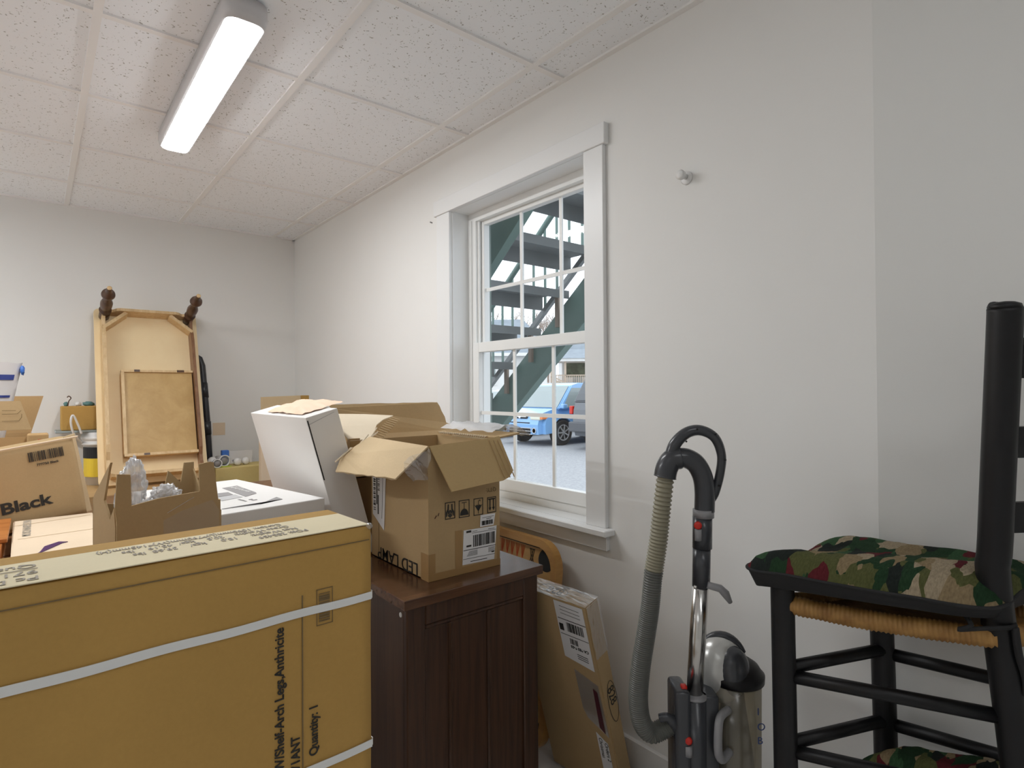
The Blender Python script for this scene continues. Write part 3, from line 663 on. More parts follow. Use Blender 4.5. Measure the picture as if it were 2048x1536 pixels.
text('printed_text', 'ANLEITUNG', ft2, -.175, -.181, .009, M['inkG'], t, 0, .0002, .0010); text('printed_text', 'a B', ft2, -.152, -.16, .023, M['inkG'], t, 0, .0004, .0010)
# leaning tall white carton: leans about the Y axis, top towards -X
th = R(15.5); UL = Vector((math.cos(th), 0, math.sin(th))); WL = Vector((-math.sin(th), 0, math.cos(th)))
O = Vector((.758, 1.75, .743)); fr = Fr(O - UL * 0, UL, (0, 1, 0))
t = thing('tall_white_carton', 'tall plain white carton tilted to the left against the flat white carton', 'box', (.7, 1.9, .9))
mk('carton_body', fbox(BM(), fr, 0, .103, 0, .58, 0, .484, .002, 2), M['white'], t)
fe = Fr(O, UL, WL); bm = BM(); frect(bm, fe, .0015, .005, .282, .474, .0005, .0006); mk('lid_gap', bm, M['dark'], t); bm = BM(); fpoly(bm, fe, [(.004, .462), (.09, .476), (.09, .4745), (.004, .4595)][::-1], .0005, .0004)
mk('lid_crease', bm, M['inkL'], t)
bm = BM(); P0 = O + WL * .486 + UL * .05
g = []
for i in range(25):
    row = []
    for j in range(17):
        x, y = i / 24, j / 16; e = min(x, 1 - x, y, 1 - y); base = P0 + UL * (-.035 + .14 * x)
        row.append(bm.verts.new((base.x + .008 * noise.noise(Vector((y * 7, x * 3, 5))), 1.82 + .36 * y + .02 * noise.noise(Vector((x * 6, 0, 5))), base.z + .0015 + .012 * min(1, e * 5) + .010 * abs(noise.noise(Vector((x * 4.5, y * 5, 1)))))))
    g.append(row)
for i in range(24):
    for j in range(16): bm.faces.new((g[i][j], g[i + 1][j], g[i + 1][j + 1], g[i][j + 1]))
bagm = mk('wrapping_sheet', bm, M['peach'], None, True); tag(bagm, 'crumpled peach wrapping sheet lying on the tall white carton', 'wrapping')
# ------------------------------------------------------------------ carton marked Black
a = R(10); U = Vector((math.cos(a), math.sin(a), 0)); V = Vector((-math.sin(a), math.cos(a), 0))
ti = R(9); Z = Vector((0, 0, 1)); Ub = U * math.cos(ti) + Z * math.sin(ti); Zb = -U * math.sin(ti) + Z * math.cos(ti)
O = Vector((.17, 3.0, .787)) ; fb = Fr(O, Ub, Zb); f3 = Fr(O, Ub, V)
t = thing('black_lettered_carton', 'worn brown carton lettered Black, tilted, left of the torn carton', 'box', (-.05, 3.1, .74))
W_, H_, D_ = .285, .325, .17
mk('carton_body', wob_box(BM(), Fr(O - Ub * W_, Ub, V), W_, D_, H_, 16, 6, 12, .004, .01), M['cardD'], t, True)
bm = BM()
for k in range(24):
    s = k / 23; p = fb.at(-W_ * (1 - s), H_ + .004 * noise.noise(Vector((k, 0, 0))), .002); q = fb.at(-W_ * (1 - s) + W_ / 22, H_ + .004 * noise.noise(Vector((k + 1, 0, 0))), .003); tube(bm, [p, q], .0035, 6)
mk('frayed_rim', bm, M['cardT'], t)
bm = BM(); panel(bm, [fb.at(*p) for p in ((-.028, 0, -.03), (.02, 0, -.05), (.012, H_ + .01, -.05), (-.03, H_ + .005, -.03))], .006); mk('flap', bm, M['cardL'], t)
bm = BM(); pr = None
for k in range(27):
    v = H_ + .006 - .004 * k * 1.02; u = -.268 + (.007 if k % 2 else -.007); p = fb.at(u, v, .006)
    if pr is not None: tube(bm, [pr, p], .0016, 5)
    pr = p
mk('torn_corrugation', bm, M['cardP'], t)
text('printed_text', 'Black', fb, -.268, .080, .060, M['ink'], t, 0, .0019, .0035, sx=1.22)
bm = BM(); barcode(bm, fb, -.155, -.040, .258, .296, 30, .0035, seed=12); mk('barcode', bm, M['ink'], t)
text('printed_text', '777750 Black', fb, -.135, .238, .0125, M['ink'], t, 0, .0003, .0035, sx=1.05)
# ------------------------------------------------------------------ flat tan carton and orange wood
t = thing('flat_tan_carton', 'flat pale tan carton with a purple tape scrap, in front of the black-lettered one', 'box', (.05, 2.6, .741))
bm = BM(); z0, z1 = .741, .80; c4 = [(-.056, 2.10), (.150, 2.14), (.180, 2.93), (-.067, 2.925)]
panel(bm, [(x, y, z0) for x, y in c4], z1 - z0); bmesh.ops.bevel(bm, geom=bm.edges[:], offset=.003, segments=2, affect='EDGES'); mk('carton_body', bm, M['cardT'], t)
fp = Fr((-.067, 2.975, z1), (1, 0, 0), (0, 1, 0)); fq = Fr((-.067, 2.975, z1), (0, -1, 0), (1, 0, 0))
text('printed_text', 'VATZGERWNTSKOM', fq, .06, .03, .034, M['inkT'], t, 0, .0001, .0008)
bm = BM(); fpoly(bm, fp, [(.068, -.70), (.135, -.58), (.148, -.575), (.125, -.555), (.088, -.60), (.078, -.665)], .0008, .002); mk('purple_tape', bm, M['purple'], t)
bm = BM(); fline(bm, fp, (.0, -.16), (.235, -.10), .004, .0005); mk('crease', bm, M['cardL'], t); bm = BM(); fline(bm, fp, (.02, -.42), (.23, -.40), .0025, .0005); mk('crease', bm, M['cardL'], t)
t = thing('wooden_drawer_box', 'orange stained scuffed wooden box at the left edge beside the flat tan carton', 'box', (-.2, 2.6, .741))
mk('box_body', abox(BM(), -.42, -.085, 2.25, 2.89, .741, .80, .003, 2), M['orange'], t); mk('lid', abox(BM(), -.44, -.072, 2.52, 2.92, .8005, .815, .003, 2), M['orange'], t)
# ------------------------------------------------------------------ open carton at left rear, striped sack
t = thing('open_carton', 'open brown carton at the left edge behind the black-lettered carton', 'box', (-.2, 3.45, .741))
X0, X1, Y0, Y1, Z1 = -.42, -.018, 3.30, 3.66, 1.10
bm = BM(); abox(bm, X0, X1, Y0, Y0 + h, .741, Z1); abox(bm, X0, X1, Y1 - h, Y1, .741, Z1); abox(bm, X0, X0 + h, Y0, Y1, .741, Z1); abox(bm, X1 - h, X1, Y0, Y1, .741, Z1); abox(bm, X0, X1, Y0, Y1, .741, .745)
mk('carton_body', bm, M['cardO'], t)
bm = BM(); panel(bm, [(X1 - .14, Y1 + .001, Z1), (X1, Y1 + .001, Z1), (X1 + .046, Y1 + .012, Z1 + .175), (X1 - .15, Y1 + .012, Z1 + .175)], .004); mk('flap', bm, M['cardO'], t)
bm = BM(); panel(bm, [(X0, Y0, Z1 + .03), (X1 + .003, Y0, Z1 + .03), (X1 - .035, Y0 + .02, 1.255), (X0, Y0 + .02, 1.255)], .004); fk = mk('flap', bm, M['cardD'], t)  # front flap: its shade is put into the darker cardboard colour
ffk = Fr((X1, Y0 - .001, Z1 + .03), (1, 0, 0), (0, 0, 1)); bm = BM()
for a_, b_ in (((-.095, .04), (-.04, .04)), ((-.04, .04), (-.03, .055)), ((-.03, .055), (-.03, .07)), ((-.095, .07), (-.045, .07)), ((-.045, .07), (-.032, .085)), ((-.095, .085), (-.05, .085))): fline(bm, ffk, a_, b_, .0018, .001)
mk('printed_outline', bm, M['inkF'], fk)
t2 = thing('small_carton', 'small tan carton with a red mark peeking from behind the black-lettered carton', 'box', (.0, 3.25, .741))
mk('carton_body', abox(BM(), -.03, .042, 3.20, 3.29, .741, 1.115, .006, 2), M['cardO'], t2); bm = BM(); frect(bm, Fr((-.03, 3.2, .74), (1, 0, 0), (0, 0, 1)), .036, .048, .34, .352); mk('red_mark', bm, M['red'], t2)
t = thing('striped_sack', 'torn white sack with blue stripes standing up at the left edge', 'sack', (-.2, 3.48, 1.0))
bm = BM(); g = []
def sk(u, v, s): 
    x1 = -.048 - .072 * (1 - v) ** 1.0; x = -.34 + (x1 + .34) * u
    return Vector((x, 3.5 + s * .05 * math.sin(math.pi * min(1, max(0, u))) ** .5 * (.4 + .6 * (1 - v)) + .006 * noise.noise(Vector((u * 6, v * 6, s))), 1.03 + .40 * v + .006 * noise.noise(Vector((u * 7, v, 3))) * (v > .9)))
for s in (-1, 1):
    g = [[bm.verts.new(sk(i / 16, j / 16, s)) for j in range(17)] for i in range(17)]
    for i in range(16):
        for j in range(16): bm.faces.new((g[i][j], g[i + 1][j], g[i + 1][j + 1], g[i][j + 1]))
bmesh.ops.remove_doubles(bm, verts=bm.verts, dist=.004)
mk('sack_body', bm, paint('sack_paper', (.70, .68, .67), .05, .5), t, True)
for v, w_ in ((.80, .030), (.60, .013), (.42, .011), (.26, .009)):
    bm = BM()
    for i in range(15):
        p = [sk(i / 16, v, -1), sk((i + 1) / 16, v, -1), sk((i + 1) / 16, v + w_ * 2, -1), sk(i / 16, v + w_ * 2, -1)]
        panel(bm, [q + Vector((0, -.003, 0)) for q in p], .001)
    mk('blue_stripe', bm, M['bluestripe'], t)
bm = BM(); crumple(bm, (-.049, 3.49, 1.395), (.008, .010, .020), .5, 3, 2); mk('blue_tag', bm, M['blue'], t, True)
# ------------------------------------------------------------------ storage box below rear things, bucket, tray, ornament carton
carton('storage_carton', 'low brown carton under the upturned coffee table and bucket', Fr((-.15, 3.80, 0), (1, 0, 0), (0, 1, 0)), 1.0, .62, .738, M['cardO'])
t = thing('bucket', 'white plastic bucket with black and yellow label left of the upturned table', 'bucket', (.335, 4.325, .739))
bm = BM(); lathe(bm, [(0, .105), (.24, .118), (.24, .126), (.252, .126), (.252, .122), (.27, .124), (.272, .130), (.29, .130), (.292, .126), (.315, .127)], (.335, 4.325, .739), seg=40); mk('bucket_body', bm, M['white_p'], t, True)
bm = BM()
for z0, z1, nm, mm in ((.895, .945, 'a', 'black'), (.80, .895, 'b', 'yellow')):
    pass
def band(bm, cx, cy, r, z0, z1, a0, a1, n=14):
    for k in range(n):
        p, q = R(a0 + (a1 - a0) * k / n), R(a0 + (a1 - a0) * (k + 1) / n)
        panel(bm, [(cx + r * math.cos(p), cy + r * math.sin(p), z0), (cx + r * math.cos(q), cy + r * math.sin(q), z0), (cx + r * math.cos(q), cy + r * math.sin(q), z1), (cx + r * math.cos(p), cy + r * math.sin(p), z1)], .001)
bm = BM(); band(bm, .335, 4.325, .119, .90, .965, 190, 290); mk('label_top', bm, M['black'], t)
bm = BM(); band(bm, .335, 4.325, .117, .79, .90, 190, 290); mk('label_bottom', bm, M['yellow'], t)
bm = BM(); tube(bm, spline([(.212, 4.30, .99), (.17, 4.22, 1.05), (.155, 4.2, 1.12), (.165, 4.2, 1.16), (.19, 4.21, 1.10), (.205, 4.22, 1.05)], 6), .006, 8); mk('handle', bm, M['white_p'], t, True)
tag(mk('tray', abox(BM(), .085, .50, 4.235, 4.45, 1.055, 1.068, .003), flat('grey_green_tray', (.30, .34, .34), .5)), 'thin grey-green tray lying on the white bucket', 'tray')
t = carton('ornament_carton', 'small brown carton on the tray by the far wall, odds and ends on top', Fr((.112, 4.27, 1.0685), (1, 0, 0), (0, 1, 0)), .36, .17, .142, M['card'], .006)
bm = BM(); tube(bm, spline([(.145, 4.33, 1.212), (.150, 4.33, 1.24), (.160, 4.33, 1.258), (.150, 4.33, 1.27), (.142, 4.33, 1.262)], 5), .003, 6); tag(mk('cane_ornament', bm, M['turn'], None, True), 'tiny hooked cane ornament on the small brown carton', 'ornament')
for i, (x, sx_, mm, lb) in enumerate(((.137, .012, 'teal', 'tiny dark teal bauble beside the hooked cane ornament'), (.195, .016, 'white_p', 'small pale round ornament in the middle of the small brown carton'), (.245, .028, 'teal', 'teal crumpled ornament next to the upturned table'))):
    bm = BM(); crumple(bm, (x, 4.34, 1.2105 + .012), (sx_, .014, .014), .3, 3, i + 3); tag(mk('bauble', bm, M[mm], None, True), lb, 'ornament')
# ------------------------------------------------------------------ upturned coffee table
t = thing('coffee_table', 'small wooden table stood on end against the far wall, underside and turned legs showing', 'table', (.56, 4.05, .74))
an = R(20); O = Vector((.275, 4.43, 1.815)); Dn = Vector((0, -math.sin(an), -math.cos(an)))
fr = Fr(O, (1, 0, 0), Dn)      # u right, v down the top, W = U x V
if fr.W.y > 0: fr.W = -fr.W    # W towards the room (underside)
TW, TL = .565, 1.128
bm = BM(); n = 8; rc = .03; pts = []
for cx, cy, a0 in ((TW - rc, rc, -90), (TW - rc, TL - rc, 0), (rc, TL - rc, 90), (rc, rc, 180)):
    for k in range(n + 1): q = R(a0 + 90 * k / n); pts.append((cx + rc * math.cos(q), cy + rc * math.sin(q)))
A = [bm.verts.new(fr.at(u, v, 0)) for u, v in pts]; B_ = [bm.verts.new(fr.at(u, v, -.022)) for u, v in pts]
bm.faces.new(A); bm.faces.new(B_[::-1])
for k in range(len(A)): bm.faces.new((A[k], A[(k + 1) % len(A)], B_[(k + 1) % len(A)], B_[k]))
mk('tabletop', bm, M['oak'], t)
def apron(uv0, uv1, horiz):
    bm = BM(); L = 24; prof = []
    for k in range(L + 1):
        s = k / L; e = min(s, 1 - s) * 1.0
        d = .085 if e > .14 else .085 - .035 * (1 - abs(e - .07) / .07)
        prof.append((s, d))
    th_ = .018
    for (s0, d0), (s1, d1) in zip(prof, prof[1:]):
        p0 = (uv0[0] + (uv1[0] - uv0[0]) * s0, uv0[1] + (uv1[1] - uv0[1]) * s0); p1 = (uv0[0] + (uv1[0] - uv0[0]) * s1, uv0[1] + (uv1[1] - uv0[1]) * s1)
        o_ = (0, th_) if horiz else (th_, 0)
        q = [fr.at(p0[0], p0[1], .0005), fr.at(p1[0], p1[1], .0005), fr.at(p1[0], p1[1], d1), fr.at(p0[0], p0[1], d0)]
        q2 = [fr.at(p0[0] + o_[0], p0[1] + o_[1], .0005), fr.at(p1[0] + o_[0], p1[1] + o_[1], .0005), fr.at(p1[0] + o_[0], p1[1] + o_[1], d1), fr.at(p0[0] + o_[0], p0[1] + o_[1], d0)]
        a_ = [bm.verts.new(x) for x in q]; b_ = [bm.verts.new(x) for x in q2]
        bm.faces.new(a_); bm.faces.new(b_[::-1]); bm.faces.new((a_[2], a_[3], b_[3], b_[2])); bm.faces.new((a_[0], a_[3], b_[3], b_[0])); bm.faces.new((a_[1], a_[2], b_[2], b_[1]))
    return bm
mk('apron', apron((.055, .03), (TW - .055, .03), True), M['pine'], t); mk('apron', apron((.055, TL - .05), (TW - .055, TL - .05), True), M['pine'], t)
mk('apron', apron((.035, .05), (.035, TL - .05), False), M['pine'], t); mk('apron', apron((TW - .053, .05), (TW - .053, TL - .05), False), M['maple'], t)
for (ux, vx, sx_) in ((.045, .045, 1), (TW - .045, .045, -1)):
    bm = BM(); p = [(ux + sx_ * .11, vx + .0), (ux + sx_ * .125, vx + .012), (ux + sx_ * .0, vx + .125), (ux - sx_ * .012, vx + .11)]
    a_ = [bm.verts.new(fr.at(u, v, .001)) for u, v in p]; b_ = [bm.verts.new(fr.at(u, v, .072)) for u, v in p]; bm.faces.new(a_); bm.faces.new(b_)
    for k in range(4): bm.faces.new((a_[k], a_[(k + 1) % 4], b_[(k + 1) % 4], b_[k]))
    mk('corner_brace', bm, M['pine'], t)
LEG = [(0, .028), (.07, .028), (.074, .021), (.084, .031), (.097, .033), (.106, .022), (.115, .025), (.15, .031), (.19, .032), (.225, .024), (.245, .017), (.265, .016), (.275, .027), (.293, .036), (.311, .033), (.322, .019), (.345, .016), (.372, .013), (.375, .012)]
for (ux, vx) in ((.052, .055), (TW - .052, .055)):
    L = mk('leg', lathe(BM(), [(hh, r) for hh, r in LEG], fr.at(ux, vx, .001), fr.W, 20), M['turn'], t, True)
    mk('foot_tip', lathe(BM(), [(0, .0125), (.004, .0125), (.005, .006)], fr.at(ux, vx, .3762), fr.W, 14), M['pine'], L, True)
bm = BM(); fbox(bm, fr, .126, .505, .44, .972, .001, .05) 
# drawer seen from below
d = mk('drawer', bm, M['ply'], t)
bm = BM(); fbox(bm, fr, .122, .510, .434, .448, .03, .062); fbox(bm, fr, .122, .510, .962, .978, .03, .062); fbox(bm, fr, .122, .138, .434, .978, .03, .06); mk('drawer_rim', bm, M['pine'], d)
bm = BM(); fbox(bm, fr, .19, .22, .433, .447, .0625, .064); fbox(bm, fr, .42, .46, .433, .447, .0625, .064); fbox(bm, fr, .22, .25, .964, .976, .0625, .064); mk('wood_stain', bm, M['turn'], d)
# ------------------------------------------------------------------ black folding frame behind the table
t = thing('folding_frame', 'black tubular folding frame leaning behind the right side of the upturned table', 'frame', (.9, 4.25, 0))
bm = BM(); tube(bm, [(.64, 4.44, 1.56), (.84, 4.44, 1.54), (.868, 4.437, 1.52), (.882, 4.43, 1.47), (.897, 4.36, 1.10), (.925, 4.345, .55), (.945, 4.345, .02)], [.016, .016, .018, .02, .02, .02, .02], 12); mk('tube_frame', bm, M['blackm'], t, True)
bm = BM(); tube(bm, [(.863, 4.40, 1.42), (.874, 4.36, 1.12)], .011, 10); mk('inner_tube', bm, M['blackm'], t, True)
bm = BM(); tube(bm, [(.887, 4.41, 1.35), (.891, 4.39, 1.25)], .024, 12); tube(bm, [(.897, 4.36, 1.09), (.90, 4.355, 1.0)], .024, 12); mk('clamp', bm, M['blackm'], t, True)
# ------------------------------------------------------------------ yellow-tan long carton with small things
t = carton('long_tan_carton', 'yellowish tan carton by the far wall with clear cups and bulbs on top', Fr((.885, 4.06, 0), (1, 0, 0), (0, 1, 0)), .44, .235, .800, M['cardY'])
def lying(name, label, cat, x, y, r, L, ang, cup=False, mat='white_p'):
    D = Vector((math.sin(ang), -math.cos(ang), 0)); o = Vector((x, y, .8005 + r))
    t = thing(name, label, cat, (x, y, .8005), 0, 'small things on the long tan carton')
    if cup:
        mk('cup_wall', lathe(BM(), [(0, r * .7), (L, r), (L, r * .9), (.01, r * .62)], o - D * L * .5, D, 24, True), M['bag'], t, True)
        mk('rim', lathe(BM(), [(L - .005, r * 1.0), (L + .003, r * 1.04), (L + .004, r * .85), (L - .004, r * .84)], o - D * L * .5, D, 24, False), M['white_p'], t, True)
        mk('dark_inside', lathe(BM(), [(0, r * .6), (.004, r * .55)], o + D * (L * .5 - .004), D, 16), M['inkG'], t, True)
    else:
        mk('bulb_body', lathe(BM(), [(-L * .5, r * .45), (-L * .2, r * .55), (L * .15, r), (L * .4, r * .95), (L * .5, r * .5)], o, D, 20), M[mat], t, True)
        mk('bulb_base', lathe(BM(), [(-L * .75, r * .3), (-L * .5, r * .42)], o, D, 14), M['steel'], t, True)
lying('clear_cup', 'big clear plastic cup lying open end to the room on the tan carton', 'cup', .945, 4.19, .037, .10, R(12), True)
lying('clear_cup', 'clear cup lying at the left end beside the black frame', 'cup', .885 + .02, 4.13, .028, .08, R(-5), True)
lying('light_bulb', 'white bulb with a lime mark lying right of the big clear cup', 'bulb', 1.035, 4.17, .024, .08, R(5))
lying('light_bulb', 'white bulb lying nearest the tall white carton', 'bulb', 1.092, 4.18, .024, .08, R(-4))
lying('light_bulb', 'frosted bulb lying behind the left clear cup', 'bulb', .90, 4.24, .030, .10, R(0))
tag(mk('instruction_sheet', abox(BM(), 1.0, 1.16, 4.27, 4.275, .8005, .885), M['paper']), 'pale printed sheet propped behind the bulbs', 'paper')
tag(mk('packet', abox(BM(), .965, 1.01, 4.25, 4.29, .8005, .895, .004), M['blue']), 'small blue and white packet standing behind the big clear cup', 'packet')
tag(mk('lime_scrap', abox(BM(), .90, .99, 4.10, 4.15, .8005, .804), flat('lime', (.5, .6, .05), .5)), 'lime and orange packing scrap under the cups', 'scrap')
tag(mk('paper_patch', abox(BM(), .955, 1.035, YF - .002, YF - .0005, .985, 1.072), M['cardT']), 'tan paper patch stuck on the far wall right of the black frame', 'patch')
# ------------------------------------------------------------------ carton in the far corner
t = thing('corner_carton', 'upright corrugated cardboard carton near the far corner of the room', 'box', (1.27, 4.05, 0))
mk('carton_body', abox(BM(), 1.118, 1.43, 3.9, 3.96, 0, 1.02, .003), M['cardT'], t)
bm = BM(); panel(bm, [(1.115, 3.905, 1.02), (1.365, 3.905, 1.02), (1.365, 3.9, 1.262), (1.113, 3.9, 1.254)], .005); mk('flap', bm, M['cardL'], t)
bm = BM(); panel(bm, [(1.368, 3.90, 1.02), (1.432, 3.93, 1.02), (1.432, 3.93, 1.262), (1.368, 3.90, 1.262)], .005); mk('flap', bm, M['card'], t)
bm = BM(); ffk = Fr((1.115, 3.9, 1.02), (1, 0, 0), (0, 0, 1))
for k in range(12): frect(bm, ffk, .02 + .02 * k, .023 + .02 * k, .01, .235, .0015)
mk('fluting', bm, M['cardT'], t)
# ------------------------------------------------------------------ game board under the window
t = thing('game_board', 'square wooden game board with rounded corners leaning on the wall under the window', 'board game', (1.40, 1.86, 0))
tl = math.asin(.09 / .76); VU = Vector((math.sin(tl), 0, math.cos(tl))); fr = Fr((1.385, 2.235, .003), (0, -1, 0), VU)   # u right (towards camera), v up; W = U x V -> -X
S = .735; hS = S
def rrect(u0, u1, v0, v1, r, n=10):
    o = []
    for cx, cy, a0 in ((u1 - r, v0 + r, -90), (u1 - r, v1 - r, 0), (u0 + r, v1 - r, 90), (u0 + r, v0 + r, 180)):
        for k in range(n + 1): q = R(a0 + 90 * k / n); o.append((cx + r * math.cos(q), cy + r * math.sin(q)))
    return o
def ringm(bm, fr, P, Q, w0, w1):
    L = [[bm.verts.new(fr.at(u, v, w)) for u, v in S_] for S_, w in ((P, w0), (P, w1), (Q, w1), (Q, w0))]; k = len(P)
    for A, B_ in zip(L, L[1:] + L[:1]):
        for i in range(k): bm.faces.new((A[i], A[(i + 1) % k], B_[(i + 1) % k], B_[i]))
bm = BM(); ringm(bm, fr, rrect(0, S, 0, S, .10), rrect(.028, S - .028, .028, S - .028, .078), 0, .034); mk('rim', bm, M['boardrim'], t)
bm = BM(); P = rrect(.027, S - .027, .027, S - .027, .078); A = [bm.verts.new(fr.at(u, v, .006)) for u, v in P]; B_ = [bm.verts.new(fr.at(u, v, .018)) for u, v in P]; bm.faces.new(A); bm.faces.new(B_)
for i in range(len(A)): bm.faces.new((A[i], A[(i + 1) % len(A)], B_[(i + 1) % len(A)], B_[i]))
mk('playing_surface', bm, M['board'], t)
bm = BM(); w = .0185
for cu, cv in ((S - .072, S - .072), (.072, S - .072), (S - .072, .072), (.072, .072)): fpoly(bm, fr, [(cu + .041 * math.cos(q * math.pi / 12), cv + .041 * math.sin(q * math.pi / 12)) for q in range(24)], w)
mk('corner_pocket', bm, flat('pocket_net', (.03, .032, .034), .9), t)
bm = BM()
for q in ((.13, S - .13, S - .115, S - .1125), (.13, S - .13, .1125, .115)): frect(bm, fr, *q, w)
frect(bm, fr, S - .115, S - .1125, .13, S - .14, w); frect(bm, fr, .1125, .115, .13, S - .14, w)
frect(bm, fr, S - .135, S - .1325, S - .15, S - .11, w); frect(bm, fr, S - .135, S - .108, S - .1125, S - .11, w); frect(bm, fr, S - .135, S - .105, S - .15, S - .1475, w)
def xx(cu, cv, hh, ww, vert=True):
    L = [((-ww, -hh), (ww / 2, hh)), ((0, -hh), (-ww, hh)), ((0, -hh), (ww, hh)), ((ww, -hh), (-ww / 2, hh)), ((-ww * 1.2, -hh), (ww * 1.2, -hh)), ((-ww * 1.2, hh), (ww * 1.2, hh))]
    for a_, b_ in L:
        if not vert: a_, b_ = (a_[1], a_[0]), (b_[1], b_[0])
        fline(bm, fr, (cu + a_[0], cv + a_[1]), (cu + b_[0], cv + b_[1]), .0028, w)
xx(S - .150, S - .072, .026, .012); xx(S - .072, S - .170, .026, .014, False)
frect(bm, fr, .05, S - .11, S - .036, S - .0335, w); mk('black_lines', bm, M['ink'], t)
bm = BM()
for k in range(14):
    cu = S - .205 - .031 * k
    if cu < .12: break
    for dx in (-.012, -.006, 0, .006, .012): fline(bm, fr, (cu + dx, S - .040), (cu, S - .098), .0016, w)
for k in range(9):
    fline(bm, fr, (.14, S - .118 - .0045 * k), (S - .145, S - .1185 - .0045 * k + .004 * math.sin(k)), .0016, w)
    fline(bm, fr, (S - .118 - .004 * k, .14), (S - .118 - .004 * k, S - .155), .0014, w)
mk('orange_pattern', bm, M['redink'], t)
# ------------------------------------------------------------------ thin carton leaning right of the cabinet
t = thing('thin_carton', 'tall thin taped carton marked 828 leaning beside the walnut cabinet', 'box', (1.4, 1.4, 0))
Tp = Vector((1.218, 1.159, .662)); Bt = Vector((1.408, 1.178, .006))   # near lower-left edge of the thin end
Vd = (Tp - Bt).normalized(); Yd = Vector((-.08, .99, -.010)); Yd = (Yd - Vd * Yd.dot(Vd)).normalized(); Wd = Yd.cross(Vd)
if Wd.x > 0: Wd = -Wd
Wd = -Wd     # thickness direction, to +X
HT = (Tp - Bt).length; TH = .058; LN = .295
def tc(u, v, w): return Bt + Yd * u + Vd * v + Wd * w
bm = BM(); c8 = [tc(u, v, w) for v in (0, HT) for u, w in ((0, 0), (0, TH), (LN, TH), (LN, 0))]; vv = [bm.verts.new(p) for p in c8]
for q in ((0, 1, 2, 3), (4, 5, 6, 7), (0, 1, 5, 4), (1, 2, 6, 5), (2, 3, 7, 6), (3, 0, 4, 7)): bm.faces.new([vv[i] for i in q])
bmesh.ops.bevel(bm, geom=bm.edges[:], offset=.003, segments=2, affect='EDGES'); mk('carton_body', bm, M['cardD'], t)
f1 = Fr(Bt, -Yd, Vd)
if f1.W.dot(Wd) > 0: f1.W = -f1.W
fE = Fr(Bt, Wd, Vd)
if fE.W.dot(Yd) > 0: fE.W = -fE.W
fT = Fr(tc(0, HT, 0), Wd, Yd)
if fT.W.dot(Vd) < 0: fT.W = -fT.W
zt = HT
bm = BM(); fpoly(bm, f1, [(-.014, zt - .006), (-.125, zt - .006), (-.125, zt - .20), (-.014, zt - .215)][::-1], .001, .0006); lab = mk('shipping_label', bm, M['paper'], t)
bm = BM(); w = .0018
frect(bm, f1, -.12, -.014, zt - .065, zt - .063, w); frect(bm, f1, -.12, -.014, zt - .118, zt - .1165, w)
barcode(bm, f1, -.09, -.025, zt - .103, zt - .072, 20, w, seed=21); barcode(bm, f1, -.088, -.058, zt - .145, zt - .126, 10, w, seed=22); frect(bm, f1, -.12, -.104, zt - .105, zt - .082, w)
for k in range(3): fline(bm, f1, (-.105, zt - .02 - .012 * k), (-.03, zt - .022 - .012 * k), .001, w); fline(bm, f1, (-.07, zt - .175 - .007 * k), (-.03, zt - .177 - .007 * k), .0018, w)
mk('label_print', bm, M['ink'], lab); f1r = Fr(f1.at(-.09 + .0, zt - .152, 0), f1.U, f1.V); f1r.W = f1.W
f2 = Fr(f1.at(-.022, zt - .150, 0), -f1.U, -f1.V); f2.W = f1.W
text('label_text', 'CA 983 9-03', f2, 0, 0, .013, M['ink'], lab, 0, .0004, .002)
bm = BM(); fpoly(bm, f1, [(-.012, zt - .262), (-.095, zt - .235), (-.092, zt - .37), (-.08, zt - .40), (-.008, zt - .44)], .001, .003); mk('document_pouch', bm, M['film'], t)
bm = BM(); fpoly(bm, f1, [(-.018, zt - .285), (-.032, zt - .277), (-.036, zt - .415), (-.018, zt - .43)], .0045, .001); mk('maroon_strip', bm, M['maroon'], t)
bm = BM(); fpoly(bm, f1, [(-.060, zt - .445), (-.020, zt - .47), (-.020, zt - .60), (-.060, zt - .58)], .001, .0006); lab = mk('handwritten_label', bm, M['paper'], t)
f3_ = Fr(f1.at(-.045, zt - .46, 0), -f1.V, f1.U); f3_.W = f1.W
text('handwriting', 'Orders 2', f3_, .01, .012, .018, M['ink'], lab, 0, 0, .002); text('handwriting', 'Christmas', f3_, .0, -.008, .018, M['ink'], lab, 0, 0, .002)
bm = BM(); ring = [(.036 + .021 * math.cos(q * math.pi / 14), zt - .335 + .070 * math.sin(q * math.pi / 14)) for q in range(29)]
for a_, b_ in zip(ring, ring[1:]): fline(bm, fE, a_, b_, .0016, .001)
for cv in (-.315, -.355): 
    pass
mk('drawn_ring', bm, M['ink'], t)
fH = Fr(fE.at(.028, zt - .285, 0), -fE.V, fE.U); fH.W = fE.W
text('handwriting', '828', fH, 0, -.008, .042, M['ink'], t, R(6), 0, .001)
bm = BM(); ring = [(.030 + .026 * math.cos(q * math.pi / 14), .15 + .055 * math.sin(q * math.pi / 14)) for q in range(29)]
for a_, b_ in zip(ring, ring[1:]): fline(bm, fT, a_, b_, .0016, .001)
mk('drawn_ring', bm, M['ink'], t)
fH = Fr(fT.at(.045, .11, 0), fT.V, -fT.U); fH.W = fT.W
text('handwriting', '828', fH, 0, 0, .042, M['ink'], t, 0, 0, .001)
